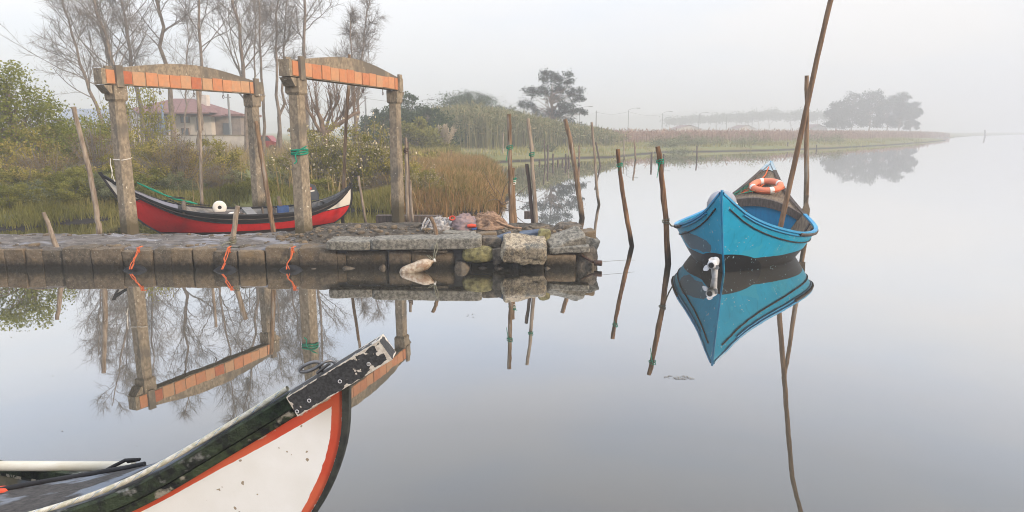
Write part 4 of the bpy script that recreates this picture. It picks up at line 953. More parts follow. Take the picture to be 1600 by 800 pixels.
# ------------------------------------------------------------------ poles
def pole(pts_px, Y, r_px, label, mat='pole', name='mooring_pole', knots=True, dy=0.0, base_z=-.5, seed=0, grp='wooden poles standing in the water', ties=(), Yb=None, n=9, cat='pole'):
    """pts_px from top to base; the pole stands at depth Y"""
    R = random.Random(seed + len(label)); P = [WY(x, y, Y + dy * i) for i, (x, y) in enumerate(pts_px)]
    root_xy = P[-1].copy(); d = (P[-1] - P[-2]); 
    if P[-1].z > base_z:
        k = (P[-1].z - base_z) / max(-d.z, 1e-3); P.append(P[-1] + d * k)
    # refine
    Q = []; m_ = 4
    for i in range(len(P) - 1):
        for k in range(m_): Q.append(P[i].lerp(P[i + 1], k / m_))
    Q.append(P[-1]); c = Vector((P[-1].x, P[-1].y, 0))
    rr = r_px / 1060 * Y; K = len(Q)
    Q2 = [q_ - c + Vector((R.uniform(-1, 1) * rr * .14, R.uniform(-1, 1) * rr * .14, 0)) for q_ in Q]
    rad = [rr * (.80 + .28 * i / K + R.uniform(-.07, .07)) for i in range(K)]
    o = thing(name, label, cat, c, 0, grp); mb = MB(); tube(mb, Q2, rad, n, rough=.10, seed=seed); mb.build('shaft', M[mat], o)
    for (ty, m2, tails) in ties:
        i = min(range(K), key=lambda k: abs(Q[k].z - WY(0, ty, Y).z)); q_ = Q2[i]
        zz = WY(0, ty, Y).z
        tl = []
        for (dx, dz) in tails: tl.append([(q_.x, q_.y - rr * 1.2, zz), (q_.x + dx * .6, q_.y - rr * 1.5, zz + dz * .4), (q_.x + dx, q_.y - rr * 1.4, zz + dz)])
        ring_cord((q_.x, q_.y, zz), rr * 1.10, rr * 1.10, .0075, m2, 'rope_tie', None, None, tl, 3, z_j=.010, parent=o)
    return o
pole([(795, 178), (796, 215), (797, 260), (798, 300), (799, 345), (800, 366)], 14.35, 4.0, 'tallest pole of the bound pair, with green cord, just behind the quay', ties=[(229, 'green_rope', [(-.07, -.3)])], seed=1)
pole([(800, 262), (801, 300), (804, 345), (804, 366)], 14.45, 4.6, 'short thick pole bound with green cord to a taller one', ties=[(280, 'green_rope', [(-.1, -.06), (.1, .03)]), (284, 'white', [])], seed=2)
pole([(825, 185), (830, 230), (834, 290), (838, 355), (839, 366)], 14.35, 3.5, 'pale slanting pole with green cord beside a leaning stump', 'pole_pale', ties=[(240, 'green_rope', [])], seed=3)
pole([(823, 256), (828, 300), (833, 355), (834, 366)], 14.4, 3.3, 'dark leaning stump against the pale slanting pole', 'pole_dark', seed=4)
pole([(883, 186), (890, 215), (899, 265), (905, 310), (910, 342)], 19.0, 4.2, 'thick pole leaning towards the blue boat, behind the quay tip', ties=[], seed=5)
pole([(924, 191), (928, 230), (932, 290), (936, 322)], 22.6, 2.3, 'thin pale crooked pole between two thicker leaning poles', 'pole_pale', seed=6)
pole([(965, 233), (969, 270), (976, 320), (986, 376)], 14.25, 3.8, 'brown bent pole with green cord, midway from the quay to the blue boat', 'pole_red', ties=[(257, 'green_rope', [(.02, .05), (-.03, -.12)])], seed=7)
pole([(1028, 229), (1034, 280), (1040, 340), (1044, 411)], 12.3, 4.8, 'stout mooring pole with green cord that the blue boat is tied to', 'pole_red', ties=[(251, 'green_rope', [(-.05, -.16), (.05, -.05), (-.06, -.3)]), (344, 'grey_rope', [])], seed=8)
pole([(1261, 118), (1261, 200), (1260, 300), (1259, 392)], 15.9, 4.0, 'straight tall mooring pole standing close behind the blue boat', seed=9)
pole([(115, 167), (128, 220), (140, 270), (148, 310), (153, 345), (155, 366)], 14.45, 4.2, 'crooked pale pole standing behind the quay apart from the gantries', 'pole_pale', seed=10)
pole([(308, 140), (312, 200), (315, 310)], 20.5, 2.6, 'thin pale pole behind the middle of the red boat', 'pole_pale', seed=11)
pole([(400, 190), (404, 215), (412, 265), (420, 315), (426, 355)], 14.9, 4.0, 'slanting pole standing before the red hull beside the gantry', 'pole', seed=12)
pole([(546, 85), (545, 130), (541, 190), (537, 290)], 18.9, 2.6, 'tallest thin pole rising past the wide gantry beam behind the red boat', 'pole', seed=13)
pole([(560, 275), (566, 315), (573, 354)], 17.2, 2.2, 'thin bare stick beside the pointed white end of the red boat', 'pole_pale', seed=14)
pole([(634, 215), (635, 260), (637, 345)], 17.3, 2.9, 'pale pole with dark band in the trio beside the far gantry pillar', 'pole_pale', ties=[(233, 'iron', []), (236, 'iron', [])], seed=15)
pole([(637, 222), (639, 280), (640, 345)], 17.6, 1.9, 'dark thin pole in the trio beside the far gantry pillar', 'pole_dark', seed=16)
pole([(641, 283), (643, 320), (645, 347)], 17.1, 2.3, 'shortest pole in the trio beside the far gantry pillar', 'pole_pale', seed=17)
# small stakes further out
small = [(786, 208, 786, 246, 62, 1.2, 'pole_pale', 'thin pale stake on the meadow shore behind the bound pole pair'), (850, 218, 852, 253, 54, 1.2, 'pole_dark', 'dark thin stake in the shallows past the pale slanting pole'),
 (856, 226, 856, 254, 53, 1.5, 'pole_dark', 'thicker dark stake next to the thin one past the pale pole'), (905, 227, 905, 256, 50, 1.6, 'pole', 'upright stake seen behind the thick leaning pole'),
 (931, 222, 938, 258, 48, 1.5, 'pole_dark', 'dark stake leaning behind the thin crooked pole'), (991, 218, 993, 250, 58, 1.5, 'pole', 'single upright stake in open water past the brown bent pole'), (975, 223, 975, 247, 62, 1.0, 'pole_pale', 'faint pale stake just over the top of the brown bent pole'),
 (889, 216, 888, 246, 62, 1.0, 'pole_pale', 'faint pale stake behind the top of the thick leaning pole'), (834, 224, 834, 249, 60, .9, 'pole_pale', 'faint stake beside the pale slanting pole'), (1089, 228, 1089, 246, 62, 1.2, 'pole_dark', 'short dark stake in open water before the low bushes'),
 (705, 234, 705, 262, 42, 1.2, 'pole', 'thin stake on the bank beside the orange skiff'), (651, 236, 651, 251, 46, 2.0, 'white', 'small white painted post on the meadow'), (1231, 222, 1231, 233, 93, 1.0, 'pole_dark', 'tiny stake at the meadow edge left of the tall leaning pole'),
 (1276, 226, 1276, 234, 92, 1.0, 'pole_dark', 'tiny stake at the meadow edge beside the tall straight pole'), (1539, 203, 1539, 211, 320, 1.3, 'pole_dark', 'lone marker post on the far hazy water')]
for i, (x0, y0, x1, y1, Y, r_, mt, lab) in enumerate(small):
    pole([(x0, y0), ((x0 + x1) / 2, (y0 + y1) / 2), (x1, y1)], Y, r_, lab, mt, 'stake', seed=30 + i, n=6, grp='small stakes in the shallows', cat='stake')
pr = None
stump_lab = ['first short post stump in the row, nearest the bank', 'second post stump in the row from the bank', 'third post stump in the row from the bank', 'fourth post stump in the row from the bank', 'fifth post stump in the row from the bank', 'sixth post stump in the row from the bank', 'last post stump in the row, before the leaning pole', 'short stump pair left of the green-tied mooring pole', 'shorter stump beside the green-tied mooring pole']
for i, (px, py, pb) in enumerate([(843, 249, 255), (864, 240, 256), (872, 249, 257), (879, 248, 256), (885, 246, 256), (889, 247, 256), (884, 240, 255), (1018, 238, 250), (1037, 241, 249)]):
    pole([(px, py), (px, (py + pb) / 2), (px, pb)], 52, 1.6, stump_lab[i], 'pole_dark', 'post_stump', seed=60 + i, n=6, grp='old post stumps along the far shore', cat='stump')
# stakes on the quay
pole([(68, 332), (76, 352), (84, 375), (91, 392)], 12.05, 3.9, 'short brown stake leaning at the edge of the quay', 'pole_pale', 'quay_stake', base_z=.1, seed=20, grp='stakes driven into the quay', cat='stake')
pole([(371, 322), (367, 350), (362, 382)], 12.35, 4.4, 'pale mooring stake with coiled rope on the quay', 'pole_pale', 'quay_stake', base_z=.1, seed=21, ties=[(372, 'grey_rope', []), (376, 'grey_rope', [(-.2, -.02)]), (379, 'grey_rope', [])], grp='stakes driven into the quay', cat='stake')
pole([(673, 339), (678, 350), (681, 362), (684, 373)], 12.2, 3.4, 'short curved stake on the quay in front of the cloth heap', 'pole', 'quay_stake', base_z=.1, seed=22, ties=[(371, 'grey_rope', [])], grp='stakes driven into the quay', cat='stake')
# rope on the quay from stake
mb = MB(); a = WY(362, 379, 12.3); b = WY(345, 384, 12.15)
tube(mb, [a, a.lerp(b, .5) + Vector((0, 0, .02)), b, b + Vector((.1, -.1, -.01)), b + Vector((.9, -.05, .0)), b + Vector((1.25, .0, .01))], .012, 5); tag(mb.build('dark_rope', M['grey_rope']), 'old dark rope lying from the coiled stake along the quay edge', 'rope')
# tyres + orange ropes
for i, (px, side) in enumerate([(207, 'nearest the gantry foot'), (349, 'under the coiled stake'), (452, 'nearest the loose slabs')]):
    c = W(px, 424); c.y = 11.66
    o = thing('tyre', 'half sunk black tyre fender ' + side, 'tyre', (c.x, c.y, -.145), 0, 'tyre fenders along the quay')
    mb = MB(); pts = []; Rr = .20
    for t in np.linspace(0, 2 * math.pi, 25): pts.append((Rr * math.cos(t), Rr * math.sin(t) * .55, Rr * math.sin(t) * .84))
    V = np.array(pts); tube(mb, pts, [.07] * 25, 10, cap=False); mb.build('carcass', M['rubber'], o)
    # rope
    mb = MB(); R = random.Random(i + 3); top = Vector((c.x + (.04, .05, .02)[i], 11.84, .385)); bot = Vector((c.x - .02, 11.62, .04))
    for s_ in range(3):
        pts = [top + Vector((R.uniform(-.03, .03), .08, .01)), top + Vector((R.uniform(-.03, .03), -.01, 0))]
        for k in (.25, .5, .75, 1): pts.append(top.lerp(bot, k) + Vector((R.uniform(-.035, .035), R.uniform(-.01, .01), 0)))
        tube(mb, pts, .008, 5)
    for s_ in range(6): tube(mb, [top + Vector((R.uniform(-.03, .03), -.02, R.uniform(-.09, 0))) for _ in range(4)], .008, 5)
    tag(mb.build('orange_rope', M['orange_rope']), 'frayed orange rope holding the tyre ' + side, 'rope', 'orange fender ropes')
# bottle float
a, b = WY(624, 428, 11.55), WY(679, 407, 11.62)
o = thing('bottle_float', 'dirty white plastic bottle used as a float against the quay', 'float', a.lerp(b, .5)); mb = MB()
A = a - o.location; B = b - o.location; k = [0, .02, .07, .14, .3, .45, .6, .75, .86, .93, 1.0]; rr = [.01, .03, .075, .098, .105, .100, .105, .10, .07, .03, .022]
tube(mb, [A.lerp(B, q_) for q_ in k], rr, 14, rough=.1); mb.build('body', M['bottle'], o)
mb = MB(); tube(mb, [A.lerp(B, .985), A.lerp(B, 1.03)], .033, 10); mb.build('cap', M['white'], o)
mb = MB(); R = random.Random(8); s0 = WY(683, 374, 12.1); e0 = b
for s_ in range(3):
    pts = [s0 + Vector((0, 0, 0)), WY(682, 380, 11.7)] + [WY(682, 380, 11.7).lerp(e0, q_) + Vector((R.uniform(-.03, .03), 0, R.uniform(-.01, .01))) for q_ in (.3, .6, .9)] + [e0]; tube(mb, pts, .010, 5)
tube(mb, [e0, e0 + Vector((-.08, -.02, .08)), e0 + Vector((-.14, -.02, .1)), e0 + Vector((-.06, -.03, .03))], .008, 4)
tag(mb.build('green_grey_rope', M['grey_rope']), 'knotted grey green rope from the curved stake to the bottle float', 'rope')
# cloth heap
def heap(name, label, cat, x0, x1, ytop, ybot, Y, dep, mat, seed, fold=.05, rz=0.0, taper=None):
    a = WY(x0, ybot, Y); b = WY(x1, ybot, Y); t = WY((x0 + x1) / 2, ytop, Y); w_ = (b.x - a.x) / 2; hh = t.z - a.z
    mb = MB(); nu, nv = 64, 34; V = []
    for i in range(nu):
        th_ = 2 * math.pi * i / nu
        for j in range(nv):
            ph = math.pi / 2 * (j / (nv - 1)) * 1.15
            x, y, z = math.cos(th_) * math.cos(min(ph, 1.5708)), math.sin(th_) * math.cos(min(ph, 1.5708)), math.sin(min(ph, 1.5708))
            tp = 1.0
            if taper: tp = 1 - taper * max(0, x) ** 1.2
            v = Vector((x * w_, y * dep * (.5 + .5 * tp), z * hh * tp))
            u_ = Vector((v.x * 5 + seed, v.y * 9, v.z * 9)); rid = 1 - abs(mnoise.noise(u_)) * 2.2; rid2 = 1 - abs(mnoise.noise(u_ * 2.3 + Vector((3, 1, 0)))) * 2
            k = 1 + fold * 1.9 / hh * (rid * .8 + rid2 * .55 - .7)
            V.append((v.x * (1 + (k - 1) * .5), v.y * (1 + (k - 1) * .4), max(v.z * k, -.02)))
    f = grid_faces(nu, nv); f = np.concatenate([f, np.array([[(nu - 1) * nv + j, (nu - 1) * nv + j + 1, j + 1, j] for j in range(nv - 1)])])
    mb.add(V, f, smooth=True); o = thing(name, label, cat, ((a.x + b.x) / 2, Y + dep, a.z - .02), rz); mb.build('fabric', M[mat], o); return o
h1 = heap('cloth_bundle', 'crumpled pale grey cloth bundle on the quay', 'cloth', 653, 712, 343, 361, 13.0, .28, 'cloth_grey', 3)
mb = MB(); R = random.Random(2)
for s_ in range(9):
    x = R.uniform(-.3, .1); tube(mb, [(x, -.26, .03), (x + R.uniform(-.05, .1), -.2, .15), (x + R.uniform(0, .2), -.05, .25)], .018, 6)
mb.build('fold', M['cloth_grey'], h1)
h2 = heap('sack_bundle', 'pinkish grey sack bundle with a red mouth between the grey cloth and the net', 'sack', 703, 748, 337, 360, 12.95, .26, 'cloth_pink', 12)
mb = MB(); ts = np.linspace(0, 6.28, 13); tube(mb, [(-.24 + .05 * math.cos(t), -.12 + .015 * math.sin(t), .24 + .035 * math.sin(t)) for t in ts], .015, 6, cap=False); mb.build('red_mouth', M['red_cloth'], h2)
mb = MB(); V = []
mb = MB(); tube(mb, [(.06, -.245, .10), (.14, -.25, .11), (.22, -.22, .10)], [.03, .04, .03], 8); mb.build('red_patch', M['red_cloth'], h2)
mb = MB(); tube(mb, [(.14, -.255, .04), (.24, -.235, .045)], [.025, .03], 8); mb.build('blue_patch', M['blue_cloth'], h2)
h3 = heap('net_heap', 'heaped tan fishing net spilling towards the quay tip', 'net', 733, 800, 335, 358, 13.0, .3, 'net', 25, .06, taper=.75)
mb = MB(); R = random.Random(4)
for s_ in range(46):
    t0 = R.uniform(0, 6.28); pts = []
    for k in range(7):
        t = t0 + k * .28; zz = .02 + .24 * abs(math.sin(k / 6 * 2 + s_)); rr = 1.02 - zz * .9
        xx = .34 * math.cos(t) * rr; tp = 1 - .55 * max(0, xx / .34); pts.append((xx, .28 * math.sin(t) * rr, zz * tp * 1.02 + .015))
    tube(mb, pts, .007, 4, cap=False)
tube(mb, [(.1, -.2, .18), (.25, -.22, .1), (.45, -.15, .03), (.6, -.1, .01)], .02, 6)
mb.build('strands', M['net'], h3)
# low plank walk in the water by the bushes
o = thing('sunken_beam', 'long dark half sunken timber lying behind the quay under the bushes', 'beam', WY(640, 347, 18.3) * 1.0); o.location.z = 0
mb = MB(); box(mb, (0, 0, .05), (1.75, .3, .24), Euler((0, .01, .03))); mb.build('timber', M['pole_dark'], o)
mb = MB(); box(mb, (-.5, -.16, -.05), (.1, .06, .4)); box(mb, (.55, -.16, -.05), (.1, .06, .4)); mb.build('cleat', M['pole_dark'], o)
# driftwood by rushes
R = rng(31); o = thing('dead_branch', 'dark dead branch dipping into the water at the edge of the rushes', 'branch', W(783, 322)); mb = MB()
for k in range(7): limb(mb, (R.normal() * .1, 0, 0.05), (.4 + R.normal() * .5, R.normal() * .3, .7 * (1 if k % 2 else -.1) + .3), .9 + .5 * R.random(), .018, .005, R, 6, .22, 0, 5)
mb.build('limb', M['pole_dark'], o)
mb = MB(); box(mb, (0, 0, .04), (.26, .16, .14)); o = mb.build('floating_block', M['pole_dark']); o.location = W(826, 336); tag(o, 'small dark wooden block floating beside the leaning stump', 'block')
# orange skiff on the bank
c = WY(723, 252, 42)
o = thing('orange_skiff', 'small faded orange skiff pulled up on the marsh bank', 'boat', (c.x, 42, c.z - .15)); mb = MB()
prism(mb, [(-.95, .05), (-.8, -.1), (.85, -.12), (1.0, .1), (.9, .14), (-.9, .1)], -.35, .35, lambda a_, y, b_: (a_, y, b_ + .12)); mb.build('hull', surf('faded_orange', (.55, .25, .09), (.45, .22, .1), 4), o)
mb = MB(); box(mb, (0, 0, .27), (1.7, .06, .03)); box(mb, (0, -.34, .27), (1.8, .04, .05)); mb.build('gunwale', M['dark_wood'], o)
# gull-like white bird on the far mud flat
o = W(1313, 228.5)
sk = bpy.data.meshes.new('bird'); sk.from_pydata([(0, 0, .3), (-.25, 0, .27), (-.45, 0, .25), (.2, 0, .36), (.32, 0, .5), (.4, 0, .55), (.52, 0, .53), (0, -.05, .15), (0, -.05, 0), (0, .05, .15), (0, .05, 0)], [(0, 1), (1, 2), (0, 3), (3, 4), (4, 5), (5, 6), (0, 7), (7, 8), (0, 9), (9, 10)], [])
bo = bpy.data.objects.new('bird', sk); COL.objects.link(bo); md = bo.modifiers.new('skin', 'SKIN'); bo.modifiers.new('sub', 'SUBSURF').levels = 1
for v, rr in zip(sk.skin_vertices[0].data, [.16, .13, .04, .12, .07, .08, .015, .02, .015, .02, .015]): v.radius = (rr, rr)
sk.skin_vertices[0].data[0].use_root = True
sk.materials.append(M['white']); bo.location = (o.x, o.y, .05); tag(bo, 'white wading bird standing at the edge of the far mud flat', 'bird')

# ------------------------------------------------------------------ boats
def hull_grid(sa, sf, sheer, keel, beam, nt=60, nv=14, prof=lambda v: .62 + .38 * v ** .75, inset=0.0, t0=0.0, t1=1.0, side=1, vlo=0.0):
    P = np.zeros((nt, nv, 3)); T = np.linspace(t0, t1, nt); dd = np.zeros((nt, nv))
    for i, t in enumerate(T):
        for j in range(nv):
            v = vlo + (1 - vlo) * j / (nv - 1); z = keel(t) + (sheer(t) - keel(t)) * v
            xa, xf = sa(z) + inset, sf(z) - inset; x = xa + (xf - xa) * t
            y = max(beam(t) * prof(v) - inset, .004); P[i, j] = (x, side * y, z); dd[i, j] = sheer(t) - z
    return P, dd
def paint_mat(name, bands_fn):
    pass
def boat_paint(name, base, base2, strake_w, strake_col, panel_col=None, boot=None, boot_z=.16, rough=.4, chip=None, c3=None, well=False):
    """hull paint: strake below the sheer (attribute dd), optional panel above a painted line (attribute dz), boot topping by local height"""
    m, nt = new_mat(name); lk = nt.links.new; out = N(nt, 'ShaderNodeOutputMaterial'); b = N(nt, 'ShaderNodeBsdfPrincipled'); lk(b.outputs[0], out.inputs[0]); b.inputs['Roughness'].default_value = rough; b.inputs['Specular IOR Level'].default_value = .22
    tc = N(nt, 'ShaderNodeTexCoord'); no = N(nt, 'ShaderNodeTexNoise'); no.inputs['Scale'].default_value = 2.5; no.inputs['Detail'].default_value = 6; lk(tc.outputs['Object'], no.inputs['Vector'])
    def mixc(f, a, c):
        x = N(nt, 'ShaderNodeMix', data_type='RGBA'); lk(f, x.inputs[0])
        for s_, v in ((6, a), (7, c)):
            if isinstance(v, tuple): x.inputs[s_].default_value = (*v, 1)
            else: lk(v, x.inputs[s_])
        return x.outputs[2]
    def rng_(sock, lo, hi):
        x = N(nt, 'ShaderNodeMapRange'); x.clamp = True; x.inputs[1].default_value = lo; x.inputs[2].default_value = hi; lk(sock, x.inputs[0]); return x.outputs[0]
    def madd(s1, k, s2):
        x = N(nt, 'ShaderNodeMath', operation='MULTIPLY_ADD'); lk(s1, x.inputs[0]); x.inputs[1].default_value = k; lk(s2, x.inputs[2]); return x.outputs[0]
    col = mixc(rng_(no.outputs[0], .35, .65), base, base2)
    if c3:
        n3 = N(nt, 'ShaderNodeTexNoise'); n3.inputs['Scale'].default_value = 1.7; n3.inputs['Detail'].default_value = 3; n3.inputs['Distortion'].default_value = .6; lk(tc.outputs['Object'], n3.inputs['Vector'])
        col = mixc(rng_(n3.outputs[0], .60, .615), col, c3)
    # vertical stains and scuffs
    mp = N(nt, 'ShaderNodeMapping'); mp.inputs['Scale'].default_value = (14, 14, 1.6); lk(tc.outputs['Object'], mp.inputs[0]); n2 = N(nt, 'ShaderNodeTexNoise'); n2.inputs['Scale'].default_value = 1.0; n2.inputs['Detail'].default_value = 5; lk(mp.outputs[0], n2.inputs['Vector'])
    sc1 = N(nt, 'ShaderNodeMix', data_type='RGBA', blend_type='MULTIPLY'); f_ = rng_(n2.outputs[0], .56, .75)
    mm = N(nt, 'ShaderNodeMath', operation='MULTIPLY'); lk(f_, mm.inputs[0]); mm.inputs[1].default_value = .45; lk(mm.outputs[0], sc1.inputs[0]); lk(col, sc1.inputs[6]); sc1.inputs[7].default_value = (.55, .52, .48, 1); col = sc1.outputs[2]
    if panel_col:
        a = N(nt, 'ShaderNodeAttribute', attribute_name='dz'); col = mixc(rng_(a.outputs['Fac'], -.002, .002), col, panel_col)
        c2 = N(nt, 'ShaderNodeMath', operation='ABSOLUTE'); lk(a.outputs['Fac'], c2.inputs[0]); col = mixc(rng_(c2.outputs[0], .010, .014), (.02, .018, .018), col)
    if boot:
        sp = N(nt, 'ShaderNodeSeparateXYZ'); lk(tc.outputs['Object'], sp.inputs[0]); col = mixc(rng_(madd(no.outputs[0], -.03, sp.outputs[2]), boot_z - .02, boot_z - .012), boot, col)
    if well:
        a = N(nt, 'ShaderNodeAttribute', attribute_name='dp'); col = mixc(rng_(madd(no.outputs[0], -1.1, a.outputs['Fac']), .40, .43), (.085, .15, .20), col)
        a = N(nt, 'ShaderNodeAttribute', attribute_name='dw'); col = mixc(rng_(a.outputs['Fac'], .98, 1.0), (.005, .005, .006), col)
    if strake_w:
        a = N(nt, 'ShaderNodeAttribute', attribute_name='dd'); col = mixc(rng_(a.outputs['Fac'], strake_w - .002, strake_w + .002), strake_col, col)
    if chip:
        n4 = N(nt, 'ShaderNodeTexNoise'); n4.inputs['Scale'].default_value = 16; n4.inputs['Detail'].default_value = 6; lk(tc.outputs['Object'], n4.inputs['Vector']); col = mixc(rng_(n4.outputs[0], .675, .685), col, chip)
    lk(col, b.inputs['Base Color']); bp = N(nt, 'ShaderNodeBump'); bp.inputs['Strength'].default_value = .25; bp.inputs['Distance'].default_value = .02; lk(no.outputs[0], bp.inputs['Height']); lk(bp.outputs[0], b.inputs['Normal'])
    return m
def boat_shell(root, sa, sf, sheer, keel, beam, mat_out, mat_in, zline=None, prof=lambda v: .62 + .38 * v ** .75, thick=.035, floor_z=.12, cap_mat=None, cap_w=.04, tin=(.02, .98), cap_mat2=None, cap_t=2., strake=None, cap_mat3=None):
    nt, nv = 160, 40; mb = MB(); dds = []; dzs = []; dws = []; dps = []
    for side in (1, -1):
        P, dd = hull_grid(sa, sf, sheer, keel, beam, nt, nv, prof, 0, side=side)
        mb.add(P.reshape(-1, 3), grid_faces(nt, nv, flip=(side == -1)), 0, None, True); dds.append((dd * (.2 / np.array([strake(t) for t in np.linspace(0, 1, nt)]))[:, None]).ravel() if strake else dd.ravel()); XL = P[:, :, 0] - np.vectorize(sa)(P[:, :, 2]); dps.append((np.sqrt(((XL - .72) / .52) ** 2 + ((P[:, :, 2] - .42) / .17) ** 2) + (9 if side == -1 else 0)).ravel()); dws.append(np.sqrt((XL / .66) ** 2 + (np.maximum(P[:, :, 2], 0) / .35) ** 2).ravel())
        T = np.linspace(0, 1, nt); dzs.append((P[:, :, 2] - np.array([zline(t) for t in T])[:, None]).ravel() if zline else np.full(nt * nv, -1.))
    Pl, _ = hull_grid(sa, sf, sheer, keel, beam, nt, 2, prof, 0, side=1); Pr, _ = hull_grid(sa, sf, sheer, keel, beam, nt, 2, prof, 0, side=-1)
    V = np.stack([Pl[:, 0], Pr[:, 0]], 1).reshape(-1, 3); mb.add(V, grid_faces(nt, 2), 0); dds.append(np.full(len(V), 9.)); dzs.append(np.full(len(V), -9.)); dws.append(np.full(len(V), 9.)); dps.append(np.full(len(V), 9.))
    mb.build('hull', mat_out, root, attrs={'dd': np.concatenate(dds), 'dz': np.concatenate(dzs), 'dw': np.concatenate(dws), 'dp': np.concatenate(dps)})
    mb = MB()
    for side in (1, -1):
        P, dd = hull_grid(sa, sf, sheer, keel, beam, 70, 10, prof, thick, tin[0], tin[1], side)
        mb.add(P.reshape(-1, 3), grid_faces(70, 10, flip=(side == 1)), 0, None, True)
    P1, _ = hull_grid(sa, sf, sheer, keel, beam, 70, 2, prof, thick, tin[0], tin[1], 1); P2 = P1.copy(); P2[:, :, 1] *= -1
    V = np.stack([P1[:, 0] + [0, 0, floor_z], P2[:, 0] + [0, 0, floor_z]], 1).reshape(-1, 3); mb.add(V, grid_faces(70, 2, flip=True), 0)
    mb.build('lining', mat_in, root)
    # cap rail
    mb = MB()
    for side in (1, -1):
        P, _ = hull_grid(sa, sf, sheer, keel, beam, 90, 2, prof, 0, side=side); pts = P[:, 1]
        for i in (0,):
            V = []
            for q_, p in enumerate(pts):
                y = p[1]; o1 = y + side * .018; i1 = (abs(y) - cap_w) * side if abs(y) > cap_w + .01 else side * .005
                V += [(p[0], o1, p[2] - .02), (p[0], o1, p[2] + .018), (p[0], i1, p[2] + .018), (p[0], i1, p[2] - .03)]
            mb.add(V, grid_faces(len(pts), 4, wrap=True, flip=(side == 1)), np.repeat((np.linspace(0, 1, len(pts) - 1) > cap_t).astype(int) + (np.linspace(0, 1, len(pts) - 1) > .958).astype(int) * (cap_mat3 is not None), 4))
    mb.build('gunwale', [cap_mat, cap_mat2 or cap_mat, cap_mat3 or cap_mat], root)
def side_curve(sa, sf, sheer, keel, beam, prof, t0, t1, drop, side, n=30, out=.012):
    pts = []
    for t in np.linspace(t0, t1, n):
        zs, zk = sheer(t), keel(t); z = zs - drop(t) if callable(drop) else zs - drop; v = (z - zk) / (zs - zk); xa, xf = sa(z), sf(z)
        pts.append((xa + (xf - xa) * t, side * (beam(t) * prof(v) + out), z))
    return pts

# ---- blue boat (local +x from the propeller end to the far bow)
a0 = Vector((3.36, 10.95, 0)); a1 = Vector((6.20, 16.5, 0)); LB = (a1 - a0).length
bl = thing('blue_boat', 'bright blue wooden fishing boat with high pointed ends moored between poles', 'boat', a0, math.atan2(a1.y - a0.y, a1.x - a0.x))
def interp(xs, ys):
    xs, ys = list(xs), list(ys)
    # smooth monotone-ish (Catmull) interpolation
    def f(t):
        t = min(max(t, xs[0]), xs[-1]); k = 0
        while k < len(xs) - 2 and t > xs[k + 1]: k += 1
        h_ = xs[k + 1] - xs[k]; u = (t - xs[k]) / h_
        m0 = (ys[k + 1] - ys[max(k - 1, 0)]) / (xs[k + 1] - xs[max(k - 1, 0)]); m1 = (ys[min(k + 2, len(xs) - 1)] - ys[k]) / (xs[min(k + 2, len(xs) - 1)] - xs[k])
        return (2 * u ** 3 - 3 * u ** 2 + 1) * ys[k] + (u ** 3 - 2 * u ** 2 + u) * h_ * m0 + (-2 * u ** 3 + 3 * u ** 2) * ys[k + 1] + (u ** 3 - u ** 2) * h_ * m1
    return f
M['bow_grey'] = surf('pale_bow_paint', (.30, .40, .46), (.42, .48, .50), 6)
b_sheer = interp([0, .06, .14, .26, .42, .58, .70, .80, .90, 1.0], [1.42, 1.05, .81, .64, .57, .60, .71, .92, 1.27, 1.68])
b_keel = lambda t: -.15
b_beam = interp([0, .05, .12, .22, .36, .5, .64, .76, .88, 1.0], [.02, .30, .63, .99, 1.25, 1.29, 1.13, .83, .41, .02])
b_prof = lambda v: .60 + .40 * max(v, 0) ** .75
b_sa = lambda z: .72 - .50 * max(z + .15, 0) ** .9 if z < 1.3 else .72 - .50 * (1.45) ** .9 - (z - 1.3) * .1
b_sf = lambda z: LB - 1.25 + .68 * max(z + .15, 0)
hullm = boat_paint('blue_hull_paint', (.010, .33, .55), (.016, .39, .64), None, None, boot=(.030, .027, .024), boot_z=.235, rough=.42, c3=(.03, .38, .58), chip=(.30, .46, .52), well=True)
boat_shell(bl, b_sa, b_sf, b_sheer, b_keel, b_beam, hullm, M['weathered_deck'], prof=b_prof, cap_mat=M['blue'], cap_w=.05, floor_z=.28, cap_mat2=M['dark_wood'], cap_t=.70, cap_mat3=M['bow_grey'])
args = (b_sa, b_sf, b_sheer, b_keel, b_beam, b_prof)
for side in (1, -1):
    mb = MB(); tube(mb, side_curve(*args, .015, .985, lambda t: .17 + .02 * math.sin(t * 3), side), .013, 6); mb.build('rubbing_strake', M['black'], bl)
    mb = MB(); tube(mb, side_curve(*args, .05, .90, .06, side), .016, 6); mb.build('rubbing_strake', M['blue'], bl)
    mb = MB(); tube(mb, side_curve(*args, .26 if side == -1 else .2, .80 if side == -1 else .4, .035, side, 30, .02), .032, 8); mb.build('rubber_fender', M['dark_wood'], bl)
# stem post at both ends
for f_, z1, sgn in ((b_sa, 1.47, -1), (b_sf, 1.70, 1)):
    mb = MB(); zz = np.linspace(-.15, z1, 16); V = []
    for z in zz:
        x = f_(z); V += [(x - .028, -.014, z), (x + .05, -.020, z), (x + .05, .020, z), (x - .028, .014, z)]
    mb.add(V, grid_faces(16, 4, wrap=True)); mb.add(V[-4:], [[0, 1, 2, 3]]); mb.build('stem_post', M['blue'], bl)
